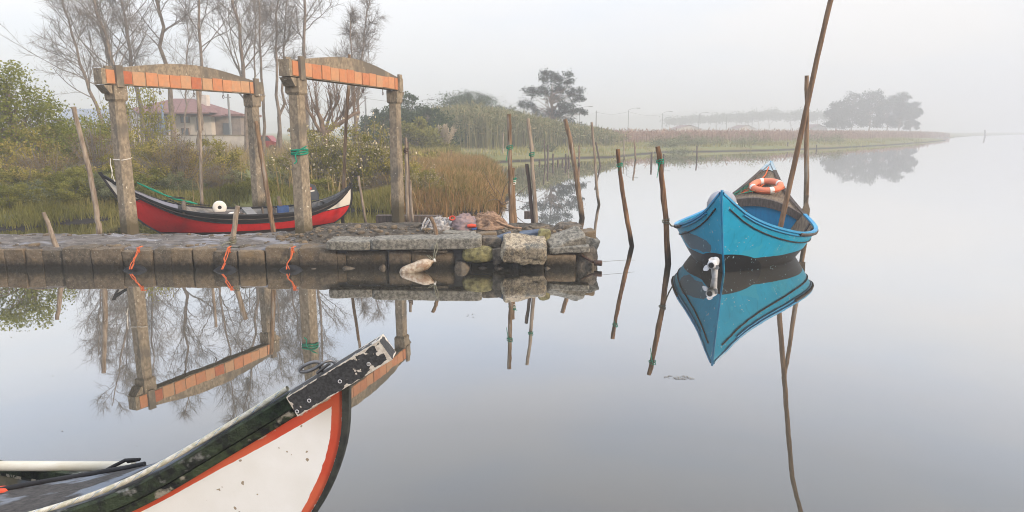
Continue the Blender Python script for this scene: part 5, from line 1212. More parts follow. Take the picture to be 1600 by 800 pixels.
# foredeck and bulkhead
tD = .71
def deck_surface(args, t0, t1, drop, crown, n=26, m_=11):
    sa, sf, sheer, keel, beam, prof = args; V = []
    for t in np.linspace(t0, t1, n):
        z = sheer(t) - drop; xa, xf = sa(z), sf(z); x = xa + (xf - xa) * t; bb = max(beam(t) - .05, .01)
        for k in np.linspace(-1, 1, m_): V.append((x, k * bb, z + crown * (1 - k * k) * bb))
    return V, grid_faces(n, m_)
V, f_ = deck_surface(args, tD, .985, .04, .32); mb = MB(); mb.add(V, f_, smooth=True); mb.build('foredeck', M['weathered_deck'], bl)
t = .94; V, f_ = deck_surface(args, .952, .99, .012, .34); mb = MB(); mb.add(V, f_, smooth=True); mb.build('bow_cap', M['bow_grey'], bl)
z = b_sheer(tD) - .04; xD = b_sa(z) + (b_sf(z) - b_sa(z)) * tD; bb = b_beam(tD) - .05
mb = MB(); K = 21; V = []
for k in np.linspace(-1, 1, K): V += [(xD + .02, k * bb, z + .32 * (1 - k * k) * bb - .01), (xD + .02, k * bb * .8, .08)]
mb.add(V, grid_faces(K, 2)); mb.build('bulkhead', M['blue_in'], bl)
mb = MB(); V = []
for k in np.linspace(-1, 1, K):
    zt = z + .32 * (1 - k * k) * bb; V += [(xD - .03, k * bb * 1.0, zt + .02), (xD + .05, k * bb, zt + .03), (xD + .05, k * bb, zt - .13), (xD - .03, k * bb, zt - .15)]
mb.add(V, grid_faces(K, 4, wrap=True)); mb.build('coaming', M['dark_wood'], bl)
mb = MB(); box(mb, (xD - .06, .22, z - .12), (.03, .10, .34), Euler((.12, 0, 0))); mb.build('cleat', M['weathered_deck'], bl)
# ribs and thwart
for k, t in enumerate((.2, .25, .31, .37, .44, .52, .6)):
    mb = MB()
    for side in (1, -1):
        pts = []
        for v in np.linspace(.25, .97, 6):
            z_ = b_keel(t) + (b_sheer(t) - b_keel(t)) * v; xa, xf = b_sa(z_), b_sf(z_); pts.append((xa + (xf - xa) * t, side * (b_beam(t) * b_prof(v) - .055), z_))
        tube(mb, pts, .026, 5)
    mb.build('rib', M['dark_wood'], bl)
mb = MB(); t = .45; z_ = .42; x_ = b_sa(z_) + (b_sf(z_) - b_sa(z_)) * t; box(mb, (x_, 0, z_), (.24, 2 * b_beam(t) * .86, .04)); mb.build('thwart', M['grey_deck'], bl)
# ropes on the foredeck
mb = MB(); R = random.Random(6)
def on_deck(t, k, up=.03):
    z = b_sheer(t) - .04; xa, xf = b_sa(z), b_sf(z); bb = b_beam(t) - .05; return Vector((xa + (xf - xa) * t, k * bb, z + .32 * (1 - k * k) * bb + up))
tube(mb, [on_deck(.965, 0, .05), on_deck(.92, .05), on_deck(.86, .25), on_deck(.8, .5)], .014, 6)
for s_ in range(14):
    tube(mb, [on_deck(.78 + R.uniform(-.01, .10), R.uniform(-.1, .7), .02 + R.uniform(0, .04)) for _ in range(4)], .011, 5)
tag(mb.build('orange_rope_coil', M['orange_rope']), 'tangled orange rope on the foredeck of the blue boat', 'rope'); ob = bpy.data.objects['orange_rope_coil']; ob.matrix_world = Matrix.Translation(bl.location) @ Matrix.Rotation(bl.rotation_euler.z, 4, 'Z')
mb = MB()
for s_ in range(5): tube(mb, [on_deck(.78 + R.uniform(-.01, .1), R.uniform(.0, .8), .05 + R.uniform(0, .05)) for _ in range(4)], .007, 4)
tag(mb.build('green_twine', M['green_rope']), 'loose green twine on the foredeck of the blue boat', 'rope'); ob = bpy.data.objects['green_twine']; ob.matrix_world = Matrix.Translation(bl.location) @ Matrix.Rotation(bl.rotation_euler.z, 4, 'Z')
# lifebuoy
c = Matrix.Translation(bl.location) @ Matrix.Rotation(bl.rotation_euler.z, 4, 'Z')
lb_loc = c @ (on_deck(.822, -.20, .09))
lb = thing('lifebuoy', 'orange lifebuoy with white bands lying on the foredeck of the blue boat', 'lifebuoy', lb_loc); lb.rotation_euler = (0.12, -.02, bl.rotation_euler.z); lb.rotation_mode = 'XYZ'
lb.rotation_euler = (.0, -.30, bl.rotation_euler.z)
def torus_arc(mb, R_, r_, a0, a1, n=20, m_=12):
    pts = [(R_ * math.cos(t), R_ * math.sin(t), 0) for t in np.linspace(a0, a1, n)]; tube(mb, pts, r_, m_, cap=False)
mb = MB(); torus_arc(mb, .29, .072, 0, 2 * math.pi, 40, 12); mb.build('ring', M['buoy_orange'], lb)
mb = MB(); tube(mb, [((.375 + .022 * math.cos(4 * t + 2)) * math.cos(t), (.375 + .022 * math.cos(4 * t + 2)) * math.sin(t), .01 * math.sin(5 * t)) for t in np.linspace(0, 2 * math.pi, 50)], .008, 5, cap=False); mb.build('grab_line', M['orange_rope'], lb)
for k in range(4):
    mb = MB(); a_ = k * math.pi / 2 + .5; torus_arc(mb, .29, .0765, a_ - .14, a_ + .14, 6, 12); mb.build('white_band', M['white'], lb)
# outboard motor
mo = thing('outboard_motor', 'silver grey outboard motor behind the near stem of the blue boat', 'outboard motor', c @ Vector((.66, .10, 1.12))); mo.rotation_euler = (0, 0, bl.rotation_euler.z); mo.scale = (.95, .95, .9)
mb = MB(); nu, nv = 28, 16; V = []
for i in range(nu):
    for j in range(nv):
        th_ = 2 * math.pi * i / nu; ph = -.5 + (math.pi / 2 + .5) * j / (nv - 1)
        cx_, sx_ = math.cos(th_), math.sin(th_); e_ = .75
        V.append((.33 * np.sign(cx_) * abs(cx_) ** e_ * max(math.cos(ph), 0) ** .75, .25 * np.sign(sx_) * abs(sx_) ** e_ * max(math.cos(ph), 0) ** .75, .30 * math.sin(ph) + .02))
f_ = grid_faces(nu, nv); f_ = np.concatenate([f_, np.array([[(nu - 1) * nv + j, (nu - 1) * nv + j + 1, j + 1, j] for j in range(nv - 1)])]); mb.add(V, f_[:, ::-1], smooth=True); mb.build('cowling', M['motor_grey'], mo)
mb = MB()
for s_ in (1, -1):
    for zz, ln in ((.06, .34), (.0, .28)): tube(mb, [(-.12, s_ * .235, zz + .05), (.0, s_ * .253, zz + .03), (.14, s_ * .243, zz - .04)], [.008, .018, .01], 6)
mb.build('side_stripe', M['white'], mo)
mb = MB(); box(mb, (0, 0, -.3), (.2, .16, .35)); mb.build('leg', M['motor_dark'], mo)
# drive leg with propeller at the near stem
pr = thing('propeller_drive', 'pale propeller and hub at the waterline under the near stem', 'propeller', WY(1113, 413, 11.05)); pr.rotation_euler = (0, 0, bl.rotation_euler.z); pr.scale = (1.0, 1.0, 1.0)
mb = MB(); tube(mb, [(-.09, 0, .0), (-.085, 0, 0), (.02, 0, 0), (.15, 0, .01), (.3, 0, .02)], [.045, .068, .082, .085, .06], 16); mb.build('hub', M['prop_grey'], pr)
mb = MB(); tube(mb, [(-.105, 0, 0), (-.088, 0, 0)], [.038, .048], 12); mb.build('hub_nose', M['black'], pr)
for a_, ln in ((-.65, .17), (1.45, .12), (3.6, .13)):
    mb = MB(); V = []
    for i, r_ in enumerate(np.linspace(.06, ln, 7)):
        w_ = .045 * math.sin(.6 + i / 6 * 2.3)
        for q_ in (-1, 0, 1): V.append((q_ * .030 * (1 - i / 9) - .03 + .006 * (q_ == 0), r_ * math.cos(a_) - q_ * w_ * math.sin(a_), r_ * math.sin(a_) + q_ * w_ * math.cos(a_)))
    mb.add(V, grid_faces(7, 3)); V2 = [(x + .010, y, z) for x, y, z in V]; mb.add(V2, grid_faces(7, 3, flip=True)); mb.build('blade', M['prop_grey'], pr)
mb = MB(); tube(mb, [(.12, -.03, -.30), (.10, -.02, -.05)], [.04, .06], 8); mb.build('skeg', M['prop_grey'], pr)
# mooring rope to the stout pole
mb = MB(); A = WY(1042, 344, 12.3); B = c @ Vector(side_curve(*args, .30, .31, .03, 1)[0])
tube(mb, [A, A.lerp(B, .5) - Vector((0, 0, .05)), B], .014, 5); tag(mb.build('mooring_rope', M['grey_rope']), 'short mooring rope from the stout pole to the blue boat', 'rope')
# the long leaning pole stands in the blue boat
pole_top = [(1326, -75), (1310, -35), (1297, 4), (1277, 90), (1258, 180), (1240, 262), (1221, 348)]
P = [WY(x, y, 13.3) for x, y in pole_top]; base = P[-1].copy(); dirn = (P[-1] - P[-2]).normalized(); P.append(base + dirn * .28); P.insert(0, P[0] + (P[0] - P[1]).normalized() * .5)
o = thing('punting_pole', 'very long slender pole leaning out of the blue boat past the frame top', 'pole', P[-1]); mb = MB(); Q = []
for i in range(len(P) - 1):
    for k in range(4): Q.append(P[i].lerp(P[i + 1], k / 4) - P[-1])
Q.append(Vector((0, 0, 0))); tube(mb, Q, np.linspace(.044, .052, len(Q)), 9, rough=.08); mb.build('shaft', surf('punt_pole_wood', (0.25, 0.16, 0.10), (0.15, 0.095, 0.06), 3, (6, 6, .8), .85, .5, 20), o)
o = thing('oar', 'wooden oar blade standing against the side of the blue boat by the tall pole', 'oar', WY(1258, 345, 14.6)); mb = MB()
prism(mb, [(-.07, -.1), (.07, -.1), (.08, .25), (.02, .42), (-.02, .42), (-.08, .25)], -.015, .015, lambda a_, y, b_: (a_, y, b_)); mb.build('blade', M['weathered_deck'], o)
mb = MB(); tube(mb, [(0, 0, .4), (.02, 0, .55)], .025, 7); mb.build('shaft', M['weathered_deck'], o)

# ---- red boat (local +x from the high bow to the motor end)
a0 = Vector((-9.30, 15.55, 0)); a1 = Vector((-4.24, 18.0, 0)); LR = (a1 - a0).length
rd = thing('red_boat', 'red wooden fishing boat with black gunwale and white pointed ends behind the quay', 'boat', a0, math.atan2(a1.y - a0.y, a1.x - a0.x))
r_sheer = interp([0, .08, .18, .30, .42, .56, .70, .82, .92, 1.0], [1.43, 1.01, .67, .52, .46, .44, .45, .54, .71, .99])
r_keel = lambda t: -.12
r_beam = interp([0, .06, .15, .28, .42, .56, .70, .82, .92, 1.0], [.02, .22, .50, .77, .88, .88, .79, .58, .30, .02])
r_prof = lambda v: .64 + .36 * max(v, 0) ** .8
r_sa = lambda z: 1.15 - .78 * max(z + .12, 0) ** 1.0 if z > -.12 else 1.15
r_sa = interp([-.12, .3, .8, 1.43, 2.0], [1.3, .72, .34, .0, -.3])
r_sf = interp([-.12, .2, .5, 1.0, 1.5], [LR - .75, LR - .25, LR - .04, LR, LR])
zl = interp([0, .08, .15, .22, .35, .6, .74, .84, .93, 1.0], [.78, .86, .75, .60, .60, .60, .40, .40, .44, .49])
strake_r = interp([0, .1, .3, .7, .85, .95, 1], [.08, .15, .215, .205, .18, .12, .07])
redm = boat_paint('red_hull_paint', (.52, .012, .015), (.62, .018, .018), .20, (.022, .022, .024), panel_col=(.70, .66, .60), boot=(.035, .025, .022), boot_z=.05, rough=.4)
boat_shell(rd, r_sa, r_sf, r_sheer, r_keel, r_beam, redm, M['grey_deck'], zline=zl, strake=strake_r, prof=r_prof, cap_mat=M['black'], cap_w=.05, floor_z=.22)
args = (r_sa, r_sf, r_sheer, r_keel, r_beam, r_prof)
for side in (1, -1):
    mb = MB(); tube(mb, side_curve(*args, .02, .98, lambda t: strake_r(t) - .01, side), .012, 6); mb.build('rubbing_strake', M['black'], rd)
    mb = MB(); tube(mb, side_curve(*args, .03, .97, lambda t: strake_r(t) * .5, side), .010, 6); mb.build('rubbing_strake', M['dark_wood'], rd)
V, f_ = deck_surface(args, .03, .20, .03, .12); mb = MB(); mb.add(V, f_, smooth=True); mb.build('foredeck', surf('mauve_deck', (.19, .18, .21), (.25, .235, .26), 3, (1, 4, 1), .7, .2), rd)
V, f_ = deck_surface(args, .86, .985, .03, .10, 14); mb = MB(); mb.add(V, f_, smooth=True); mb.build('after_deck', M['black'], rd)
for f_, z1 in ((r_sa, 1.49), (r_sf, 1.07)):
    mb = MB(); zz = np.linspace(-.12, z1, 14); V = []
    for z in zz: x = f_(z); V += [(x - .04, -.03, z), (x + .04, -.03, z), (x + .04, .03, z), (x - .04, .03, z)]
    mb.add(V, grid_faces(14, 4, wrap=True)); mb.add(V[-4:], [[0, 1, 2, 3]]); mb.build('stem_post', M['black'], rd)
def rloc(t, k, z): x = r_sa(z) + (r_sf(z) - r_sa(z)) * t; return (x, k * r_beam(t), z)
# arched coaming frame, thwart, engine hatch
mb = MB(); t = .225; x = rloc(t, 0, .6)[0]; bb = r_beam(t) - .06; tube(mb, [(x, -bb * math.cos(a_), .52 + .20 * math.sin(a_)) for a_ in np.linspace(0, math.pi, 15)], .05, 8); mb.build('arched_coaming', M['weathered_deck'], rd)
mb = MB(); V = []
for a_ in np.linspace(0, math.pi, 15): V += [(x + .01, -bb * math.cos(a_), .52 + .18 * math.sin(a_)), (x + .01, -bb * math.cos(a_) * .9, .15)]
mb.add(V, grid_faces(15, 2)); mb.build('bulkhead', M['weathered_deck'], rd)
for t in (.5, .78):
    mb = MB(); p = rloc(t, 0, .44); box(mb, p, (.22, 2 * r_beam(t) * .9, .04)); mb.build('thwart', M['grey_deck'], rd)
mb = MB(); p = rloc(.37, -.22, .43); box(mb, p, (.95, .55, .05)); box(mb, (p[0], p[1], p[2] - .12), (.8, .45, .2)); mb.build('engine_hatch', M['dark_wood'], rd)
for k, t in enumerate((.46, .52, .58, .64, .70, .76)):
    mb = MB(); pts = []
    for v in np.linspace(.4, .99, 5): z_ = r_keel(t) + (r_sheer(t) - r_keel(t)) * v; pts.append((r_sa(z_) + (r_sf(z_) - r_sa(z_)) * t, r_beam(t) * r_prof(v) - .05, z_))
    tube(mb, pts, .028, 5); mb.build('rib', M['weathered_deck'], rd)
# painted letters on the white bow panel
def on_hull(t, z, side=-1, out=.006):
    zs, zk = r_sheer(t), r_keel(t); v = (z - zk) / (zs - zk); return Vector((r_sa(z) + (r_sf(z) - r_sa(z)) * t, side * (r_beam(t) * r_prof(v) + out), z))
GL = {'A': [(0, 0, .5, 1), (.5, 1, 1, 0), (.2, .4, .8, .4)], '-': [(.2, .5, .8, .5)], '2': [(0, .8, .5, 1), (.5, 1, 1, .75), (1, .75, 0, 0), (0, 0, 1, 0)], '9': [(1, .6, 0, .6), (0, .6, 0, 1), (0, 1, 1, 1), (1, 1, 1, 0)], '0': [(0, 0, 0, 1), (0, 1, 1, 1), (1, 1, 1, 0), (1, 0, 0, 0)], 'V': [(0, 1, .5, 0), (.5, 0, 1, 1)],
      '6': [(1, 1, 0, 1), (0, 1, 0, 0), (0, 0, 1, 0), (1, 0, 1, .5), (1, .5, 0, .5)], 'L': [(0, 1, 0, 0), (0, 0, 1, 0)], 'N': [(0, 0, 0, 1), (0, 1, 1, 0), (1, 0, 1, 1)], 'I': [(.5, 0, .5, 1)], 'E': [(0, 0, 0, 1), (0, 1, 1, 1), (0, .5, .8, .5), (0, 0, 1, 0)]}
for txt, t0, z0, dt, hz_, slope in (('A-2906L', .020, 1.06, .0075, .055, -4.6), ('NIVEL', .034, .93, .0085, .05, -3.2)):
    mb = MB()
    for i, ch in enumerate(txt):
        for (xa, ya, xb, yb) in GL[ch]:
            def pt(u, v): tt = t0 + dt * (i + u * .62); return on_hull(tt, z0 + v * hz_ + slope * (tt - t0))
            tube(mb, [pt(xa, ya), pt(xb, yb)], .007, 4)
    mb.build('registration_letters', M['black'], rd)
# things in the red boat
cr_ = Matrix.Translation(rd.location) @ Matrix.Rotation(rd.rotation_euler.z, 4, 'Z')
def in_boat(name, label, cat, mat, loc, fn, parts=()):
    o = thing(name, label, cat, cr_ @ Vector(loc), rd.rotation_euler.z); mb = MB(); fn(mb); mb.build('body', M[mat], o)
    for nm, mt, f2 in parts: mb = MB(); f2(mb); mb.build(nm, M[mt], o)
    return o
def disc(mb):
    for r0, r1, y in ((.045, .16, 0),):
        pts = [(.0, 0, 0)]; V = []; K = 28
        for t in np.linspace(0, 2 * math.pi, K, endpoint=False):
            c_, s_ = math.cos(t), math.sin(t); V += [(r0 * c_, -.03, r0 * s_ + .1), (r1 * .93 * c_, -.045, r1 * .93 * s_ + .1), (r1 * c_, -.02, r1 * s_ + .1), (r1 * c_, .03, r1 * s_ + .1), (r0 * c_, .04, r0 * s_ + .1)]
        mb.add(V, np.concatenate([grid_faces(K, 5), np.array([[(K - 1) * 5 + j, (K - 1) * 5 + j + 1, j + 1, j] for j in range(4)])]), smooth=True)
in_boat('round_float', 'round white float with a dark hole standing on the hatch of the red boat', 'float', 'white', (rloc(.375, 0, .55)[0], .12, .46), disc, [('hole', 'black', lambda mb: tube(mb, [(0, -.02, .1), (0, .03, .1)], .047, 12))])
in_boat('white_bag', 'small white bag lying beside the hatch in the red boat', 'bag', 'white', (rloc(.27, 0, .5)[0], -.36, .42), lambda mb: stone(mb, (0, 0, .03), (.32, .22, .12), None, 4, 8, .6, .03))
in_boat('white_bundle', 'white plastic bundle behind the mooring stake in the red boat', 'bag', 'white', (rloc(.43, 0, .5)[0], -.35, .42), lambda mb: stone(mb, (0, 0, .02), (.26, .2, .1), None, 9, 8, .6, .03))
in_boat('blue_crate', 'small blue crate by the gantry pillar in the red boat', 'crate', 'blue_cloth', (rloc(.665, 0, .5)[0], .1, .34), lambda mb: (box(mb, (0, 0, .02), (.26, .2, .02)), box(mb, (-.12, 0, .1), (.02, .2, .18)), box(mb, (.12, 0, .1), (.02, .2, .18)), box(mb, (0, -.1, .1), (.26, .02, .18)), box(mb, (0, .1, .1), (.26, .02, .18))), [('upright_board', 'weathered_deck', lambda mb: box(mb, (-.06, .05, .28), (.08, .03, .3), Euler((0, -.2, 0))))])
in_boat('green_net', 'bright green netting heaped on the foredeck of the red boat', 'net', 'green_rope', (rloc(.24, 0, .75)[0], .28, .74), lambda mb: tube(mb, [(.30, .06, -.10), (.15, .03, -.05), (0, 0, 0), (-.2, -.02, .06), (-.4, -.04, .16), (-.6, -.06, .27), (-.85, -.12, .42), (-.95, -.13, .48)], [.012, .028, .018, .032, .016, .026, .02, .01], 9, rough=.5, seed=3))
mb = MB(); R = random.Random(9)
pts = [cr_ @ Vector(rloc(t, .8 - .1 * math.sin(i), r_sheer(t) + .03 + .07 * abs(math.sin(i * 1.7)))) for i, t in enumerate(np.linspace(.16, .34, 9))]; tube(mb, pts, .013, 5)
tube(mb, [cr_ @ Vector(rloc(.22 + .03 * math.cos(a_), .3 + .25 * math.sin(a_), .83 - .02 * math.cos(a_))) for a_ in np.linspace(0, 6, 12)], .012, 5); tag(mb.build('black_hose', M['black']), 'black hose looped over the foredeck of the red boat', 'hose')
# outboard of the red boat
mo2 = thing('outboard_motor', 'dark outboard motor with white stripe on the red boat', 'outboard motor', cr_ @ Vector((rloc(.785, 0, .6)[0], .0, .84)), rd.rotation_euler.z)
mb = MB(); poly = [(-.32, -.18), (.26, -.18), (.27, -.02), (.18, .2), (.0, .28), (-.24, .26), (-.32, .1)]; prism(mb, poly, -.15, .15, lambda a_, y, b_: (a_, y * (1 - .25 * max(b_, 0) / .28), b_)); ob = mb.build('cowling', M['motor_dark'], mo2); bv = ob.modifiers.new('bevel', 'BEVEL'); bv.width = .03; bv.segments = 3
mb = MB(); box(mb, (-.04, -.148, .04), (.40, .02, .035), Euler((0, -.15, 0))); mb.build('stripe', M['white'], mo2)
mb = MB(); box(mb, (-.06, -.140, .11), (.3, .02, .06), Euler((0, -.15, 0))); mb.build('badge', M['red_cloth'], mo2)
mb = MB(); box(mb, (0, 0, -.35), (.18, .14, .36)); mb.build('leg', M['motor_dark'], mo2)

# ---- foreground boat bow
TP = Vector((-.42, 2.2, 0)); ax = Vector((-.99, .14, 0)).normalized(); pp_ = Vector((ax.y * 1, -ax.x, 0)) * -1  # pp_ points away from the camera?
if pp_.y > 0: pp_ = -pp_
fb = thing('white_boat', 'bow of a white boat with red border, peeling black gunwale and rope along it', 'boat', (0, 0, 0))
def FP(s, y, z): v = TP + ax * s + pp_ * y; return Vector((v.x, v.y, z))     # y>0 towards the camera
f_sheer = interp([-.1, .14, .525, .91, 1.22, 1.6, 2.2, 3.0, 4.8], [1.78, 1.64, 1.395, 1.165, 1.055, .975, .92, .88, .88])
f_stem = interp([-.4, 0, .4, .75, 1.05, 1.19, 1.348, 1.50, 1.75], [1.7, 1.3, .85, .52, .300, .222, .168, .152, .15])
f_B = interp([-1, 0, .3, .6, .9, 1.2, 1.6, 2.2, 3.0, 4.7], [.012, .015, .030, .060, .112, .185, .31, .47, .58, .62])
LF = 4.6
def f_point(u, v, side):
    # u 0..1 aft, v distance fraction from keel to sheer
    s_top = .151 + u * LF; zs = f_sheer(s_top); z = -.25 + (zs + .25) * v
    s = s_top + (f_stem(z) - f_stem(zs)) * (1 - u)
    w_ = f_B(s_top - .12) * (.45 + .55 * v ** .8); return s, side * w_, z, zs - z
m, nt = new_mat('foreground_hull_paint'); lk = nt.links.new; out = N(nt, 'ShaderNodeOutputMaterial'); b = N(nt, 'ShaderNodeBsdfPrincipled'); lk(b.outputs[0], out.inputs[0]); b.inputs['Roughness'].default_value = .45
ad = N(nt, 'ShaderNodeAttribute', attribute_name='dd'); as_ = N(nt, 'ShaderNodeAttribute', attribute_name='ds'); geo = N(nt, 'ShaderNodeNewGeometry')
def nz(scale, det=5):
    n = N(nt, 'ShaderNodeTexNoise'); n.inputs['Scale'].default_value = scale; n.inputs['Detail'].default_value = det; lk(geo.outputs['Position'], n.inputs['Vector']); return n.outputs[0]
def MA(a, op, b_=None, c_=None):
    x = N(nt, 'ShaderNodeMath', operation=op)
    for i_, v in enumerate((a, b_, c_)):
        if v is None: continue
        if isinstance(v, (int, float)): x.inputs[i_].default_value = v
        else: lk(v, x.inputs[i_])
    return x.outputs[0]
def MR(a, lo, hi):
    x = N(nt, 'ShaderNodeMapRange'); x.inputs[1].default_value = lo; x.inputs[2].default_value = hi; lk(a, x.inputs[0]); return x.outputs[0]
def MC(f, a, c_):
    x = N(nt, 'ShaderNodeMix', data_type='RGBA'); lk(f, x.inputs[0])
    for s_, v in ((6, a), (7, c_)):
        if isinstance(v, tuple): x.inputs[s_].default_value = (*v, 1)
        else: lk(v, x.inputs[s_])
    return x.outputs[2]
n1, n2, n3 = nz(25), nz(90, 3), nz(7)
white_c = MC(MR(n3, .35, .7), (.90, .885, .86), (.84, .82, .78))
white_c = MC(MR(nz(38, 1), .735, .745), white_c, (.35, .28, .2))
edge1 = MA(n1, 'MULTIPLY_ADD', .006, ad.outputs['Fac']); edge2 = MA(n1, 'MULTIPLY_ADD', .012, as_.outputs['Fac'])
red_c = MC(MR(n3, .4, .6), (.56, .075, .035), (.62, .12, .055))
redm_ = MA(MR(MA(as_.outputs['Fac'], 'MULTIPLY_ADD', -.020, edge1), .138, .136), 'MAXIMUM', MR(edge2, .052, .050))
col = MC(redm_, white_c, red_c)
col = MC(MR(MA(n2, 'MULTIPLY_ADD', .02, edge2), .0235, .0215), col, (.72, .69, .62))
# black-green flaking strake with bare pale patches
blk = MC(MR(n1, .45, .60), (.022, .024, .022), (.045, .060, .035))
blk = MC(MR(MA(MR(nz(60, 6), .3, .8), 'MULTIPLY_ADD', .35, n1), .705, .715), blk, (.42, .38, .31))
pale = MA(MR(MA(n2, 'MULTIPLY_ADD', .02, edge1), .118, .116), 'MULTIPLY', MR(nz(14, 4), .46, .50))
col = MC(pale, col, (.46, .41, .34))
col = MC(MR(MA(n2, 'MULTIPLY_ADD', .014, edge1), .106, .104), col, blk)
lk(col, b.inputs['Base Color']); bpn = N(nt, 'ShaderNodeBump'); bpn.inputs['Strength'].default_value = .10; bpn.inputs['Distance'].default_value = .003; lk(nz(60, 6), bpn.inputs['Height']); lk(bpn.outputs[0], b.inputs['Normal'])
M['fg_hull'] = m
nu, nv = 240, 70
mb = MB(); dds, dss = [], []
U = np.linspace(0, 1, nu) ** 1.8; Vv = 1 - np.linspace(0, 1, nv) ** 1.3
for side in (1, -1):
    V = []
    for u in U:
        for v in Vv:
            s, y, z, dd = f_point(u, v, side); V.append(FP(s, y, z)[:]); dds.append(dd); dss.append(s - f_stem(z))
    mb.add(V, grid_faces(nu, nv, flip=(side == 1)), 0, None, True)
mb.build('hull', M['fg_hull'], fb, attrs={'dd': dds, 'ds': dss})
# stem bar
mb = MB(); V = []; zz = np.linspace(-.25, 1.56, 40)
for z in zz: s = f_stem(z); V += [FP(s - .015, .012, z)[:], FP(s + .006, .020, z)[:], FP(s + .006, -.020, z)[:], FP(s - .015, -.012, z)[:]]
mb.add(V, grid_faces(40, 4, wrap=True)); mb.add(V[-4:], [[0, 1, 2, 3]]); mb.build('stem_post', surf('stem_black', (.03, .033, .033), (.05, .055, .052), 20, rough=.6, bump=.3), fb)
# gunwale strips: layered strake on both sides
M['gunwale'] = surf('peeling_gunwale', (.018, .019, .020), (.065, .085, .045), 14, rough=.6, bump=.9, bscale=60, c3=(.42, .38, .31), s3=20, thr3=.62)
M['gunwale_top'] = surf('dark_gunwale_top', (.020, .023, .022), (.055, .075, .045), 16, (1, 1, 1), rough=.5, bump=.9, bscale=50, c3=(.30, .30, .29), s3=17, thr3=.64)
for side in (1, -1):
    mb = MB(); V = []; SS = np.linspace(.10 if side == 1 else 1.0, LF, 160)
    for s in SS:
        w_ = f_B(s - .12) if s > .12 else .012; z = f_sheer(s); y = w_; t_ = .014
        V += [FP(s, side * (y + t_), z - .052)[:], FP(s, side * (y + t_ + .003), z - .002)[:], FP(s, side * (y + t_ - .004), z + .006)[:], FP(s, side * (y - .012), z + .006)[:], FP(s, side * (y - .012), z - .04)[:]]
    mb.add(V, grid_faces(160, 5, wrap=True, flip=(side == -1)), smooth=False); mb.build('gunwale', M['gunwale_top'], fb)
    mb = MB(); V = []
    for s in SS:
        w_ = f_B(s - .12) if s > .12 else .012; z = f_sheer(s)
        V += [FP(s, side * (w_ * .985 + .008), z - .090)[:], FP(s, side * (w_ + .012), z - .084)[:], FP(s, side * (w_ + .013), z - .057)[:], FP(s, side * (w_), z - .053)[:]]
    mb.add(V, grid_faces(160, 4, wrap=True, flip=(side == -1))); mb.build('rubbing_strake', M['gunwale'], fb)
# deck of weathered grey felt, ending in a curved edge
def coam(k):  # aft edge s as function of cross position k (-1 far .. 1 near)
    return 1.05 + .55 * (k + 1)
mb = MB(); V = []; n_, m_ = 90, 27
for i in range(n_):
    for k in np.linspace(-1, 1, m_):
        s = .14 + (coam(k) - .14) * i / (n_ - 1); w_ = f_B(s - .12); yy = -(w_ + .02) + (k + 1) / 2 * (2 * w_ + .006)
        V.append(FP(s, yy, f_sheer(s) + .004 - (.03 if k == -1 else 0) + .16 * (1 - k * k) * w_ + .0025 * mnoise.noise(Vector((s * 20, k * 14, 0))))[:])
mb.add(V, grid_faces(n_, m_), smooth=True)
M['felt'] = surf('weathered_felt', (.10, .098, .098), (.17, .16, .155), 9, (3, 9, 3), .75, .9, 30, c3=(.36, .40, .47), s3=1.7, thr3=.53, hard=.08)
mb.build('foredeck', M['felt'], fb)
mb = MB(); pts = []
for k in np.linspace(-1.02, 1, 30):
    s = coam(max(k, -1)); w_ = f_B(s - .12); pts.append(FP(s, -(w_ + .02) + (k + 1) / 2 * (2 * w_ + .006), f_sheer(s) + .16 * (1 - k * k) * w_ + .010))
tube(mb, pts, .011, 8); mb.build('coaming', M['black'], fb)
# interior lining + floor
mb = MB(); V = []
for side in (1, -1):
    V = []
    for u in np.linspace(.22, 1, 60):
        for v in np.linspace(.2, .97, 10):
            s, y, z, dd = f_point(u, v, side); V.append(FP(s, side * max(abs(y) - .03, .01), z)[:])
    mb.add(V, grid_faces(60, 10, flip=(side == -1)), smooth=True)
V = []
for u in np.linspace(.22, 1, 60):
    for side in (1, -1): s, y, z, dd = f_point(u, .42, side); V.append(FP(s, y * .98, .36)[:])
mb.add(V, grid_faces(60, 2))
M['lining'] = surf('stained_lining', (.14, .125, .085), (.09, .085, .065), 6, rough=.8, bump=.3, c3=(.09, .12, .17), s3=2.0, thr3=.55, specks=(.70, .70, .70), sp_scale=12, sp_thr=.66)
mb.build('lining', M['lining'], fb)
# bow cap plank
c0, c1, c2, c3 = [WY(*p, 2.12) for p in ((447, 621), (592, 532), (613, 562), (465, 651))]
M['peel'] = None
m, nt = new_mat('peeling_black_plank'); lk = nt.links.new; out = N(nt, 'ShaderNodeOutputMaterial'); b = N(nt, 'ShaderNodeBsdfPrincipled'); lk(b.outputs[0], out.inputs[0]); b.inputs['Roughness'].default_value = .6
geo = N(nt, 'ShaderNodeNewGeometry'); a_d = N(nt, 'ShaderNodeAttribute', attribute_name='along'); a_e = N(nt, 'ShaderNodeAttribute', attribute_name='edge')
n1, n2 = nz(34, 7), nz(120, 4)
f = MA(n1, 'ADD', MA(a_d.outputs['Fac'], 'MULTIPLY', .20)); f = MA(f, 'ADD', MA(a_e.outputs['Fac'], 'MULTIPLY', .30))
col = MC(MR(f, .695, .705), MC(MR(n2, .4, .6), (.018, .018, .019), (.04, .04, .042)), MC(MR(n2, .4, .6), (.60, .56, .50), (.46, .41, .35)))
lk(col, b.inputs['Base Color']); bpn = N(nt, 'ShaderNodeBump'); bpn.inputs['Strength'].default_value = .7; bpn.inputs['Distance'].default_value = .003; lk(n1, bpn.inputs['Height']); lk(bpn.outputs[0], b.inputs['Normal'])
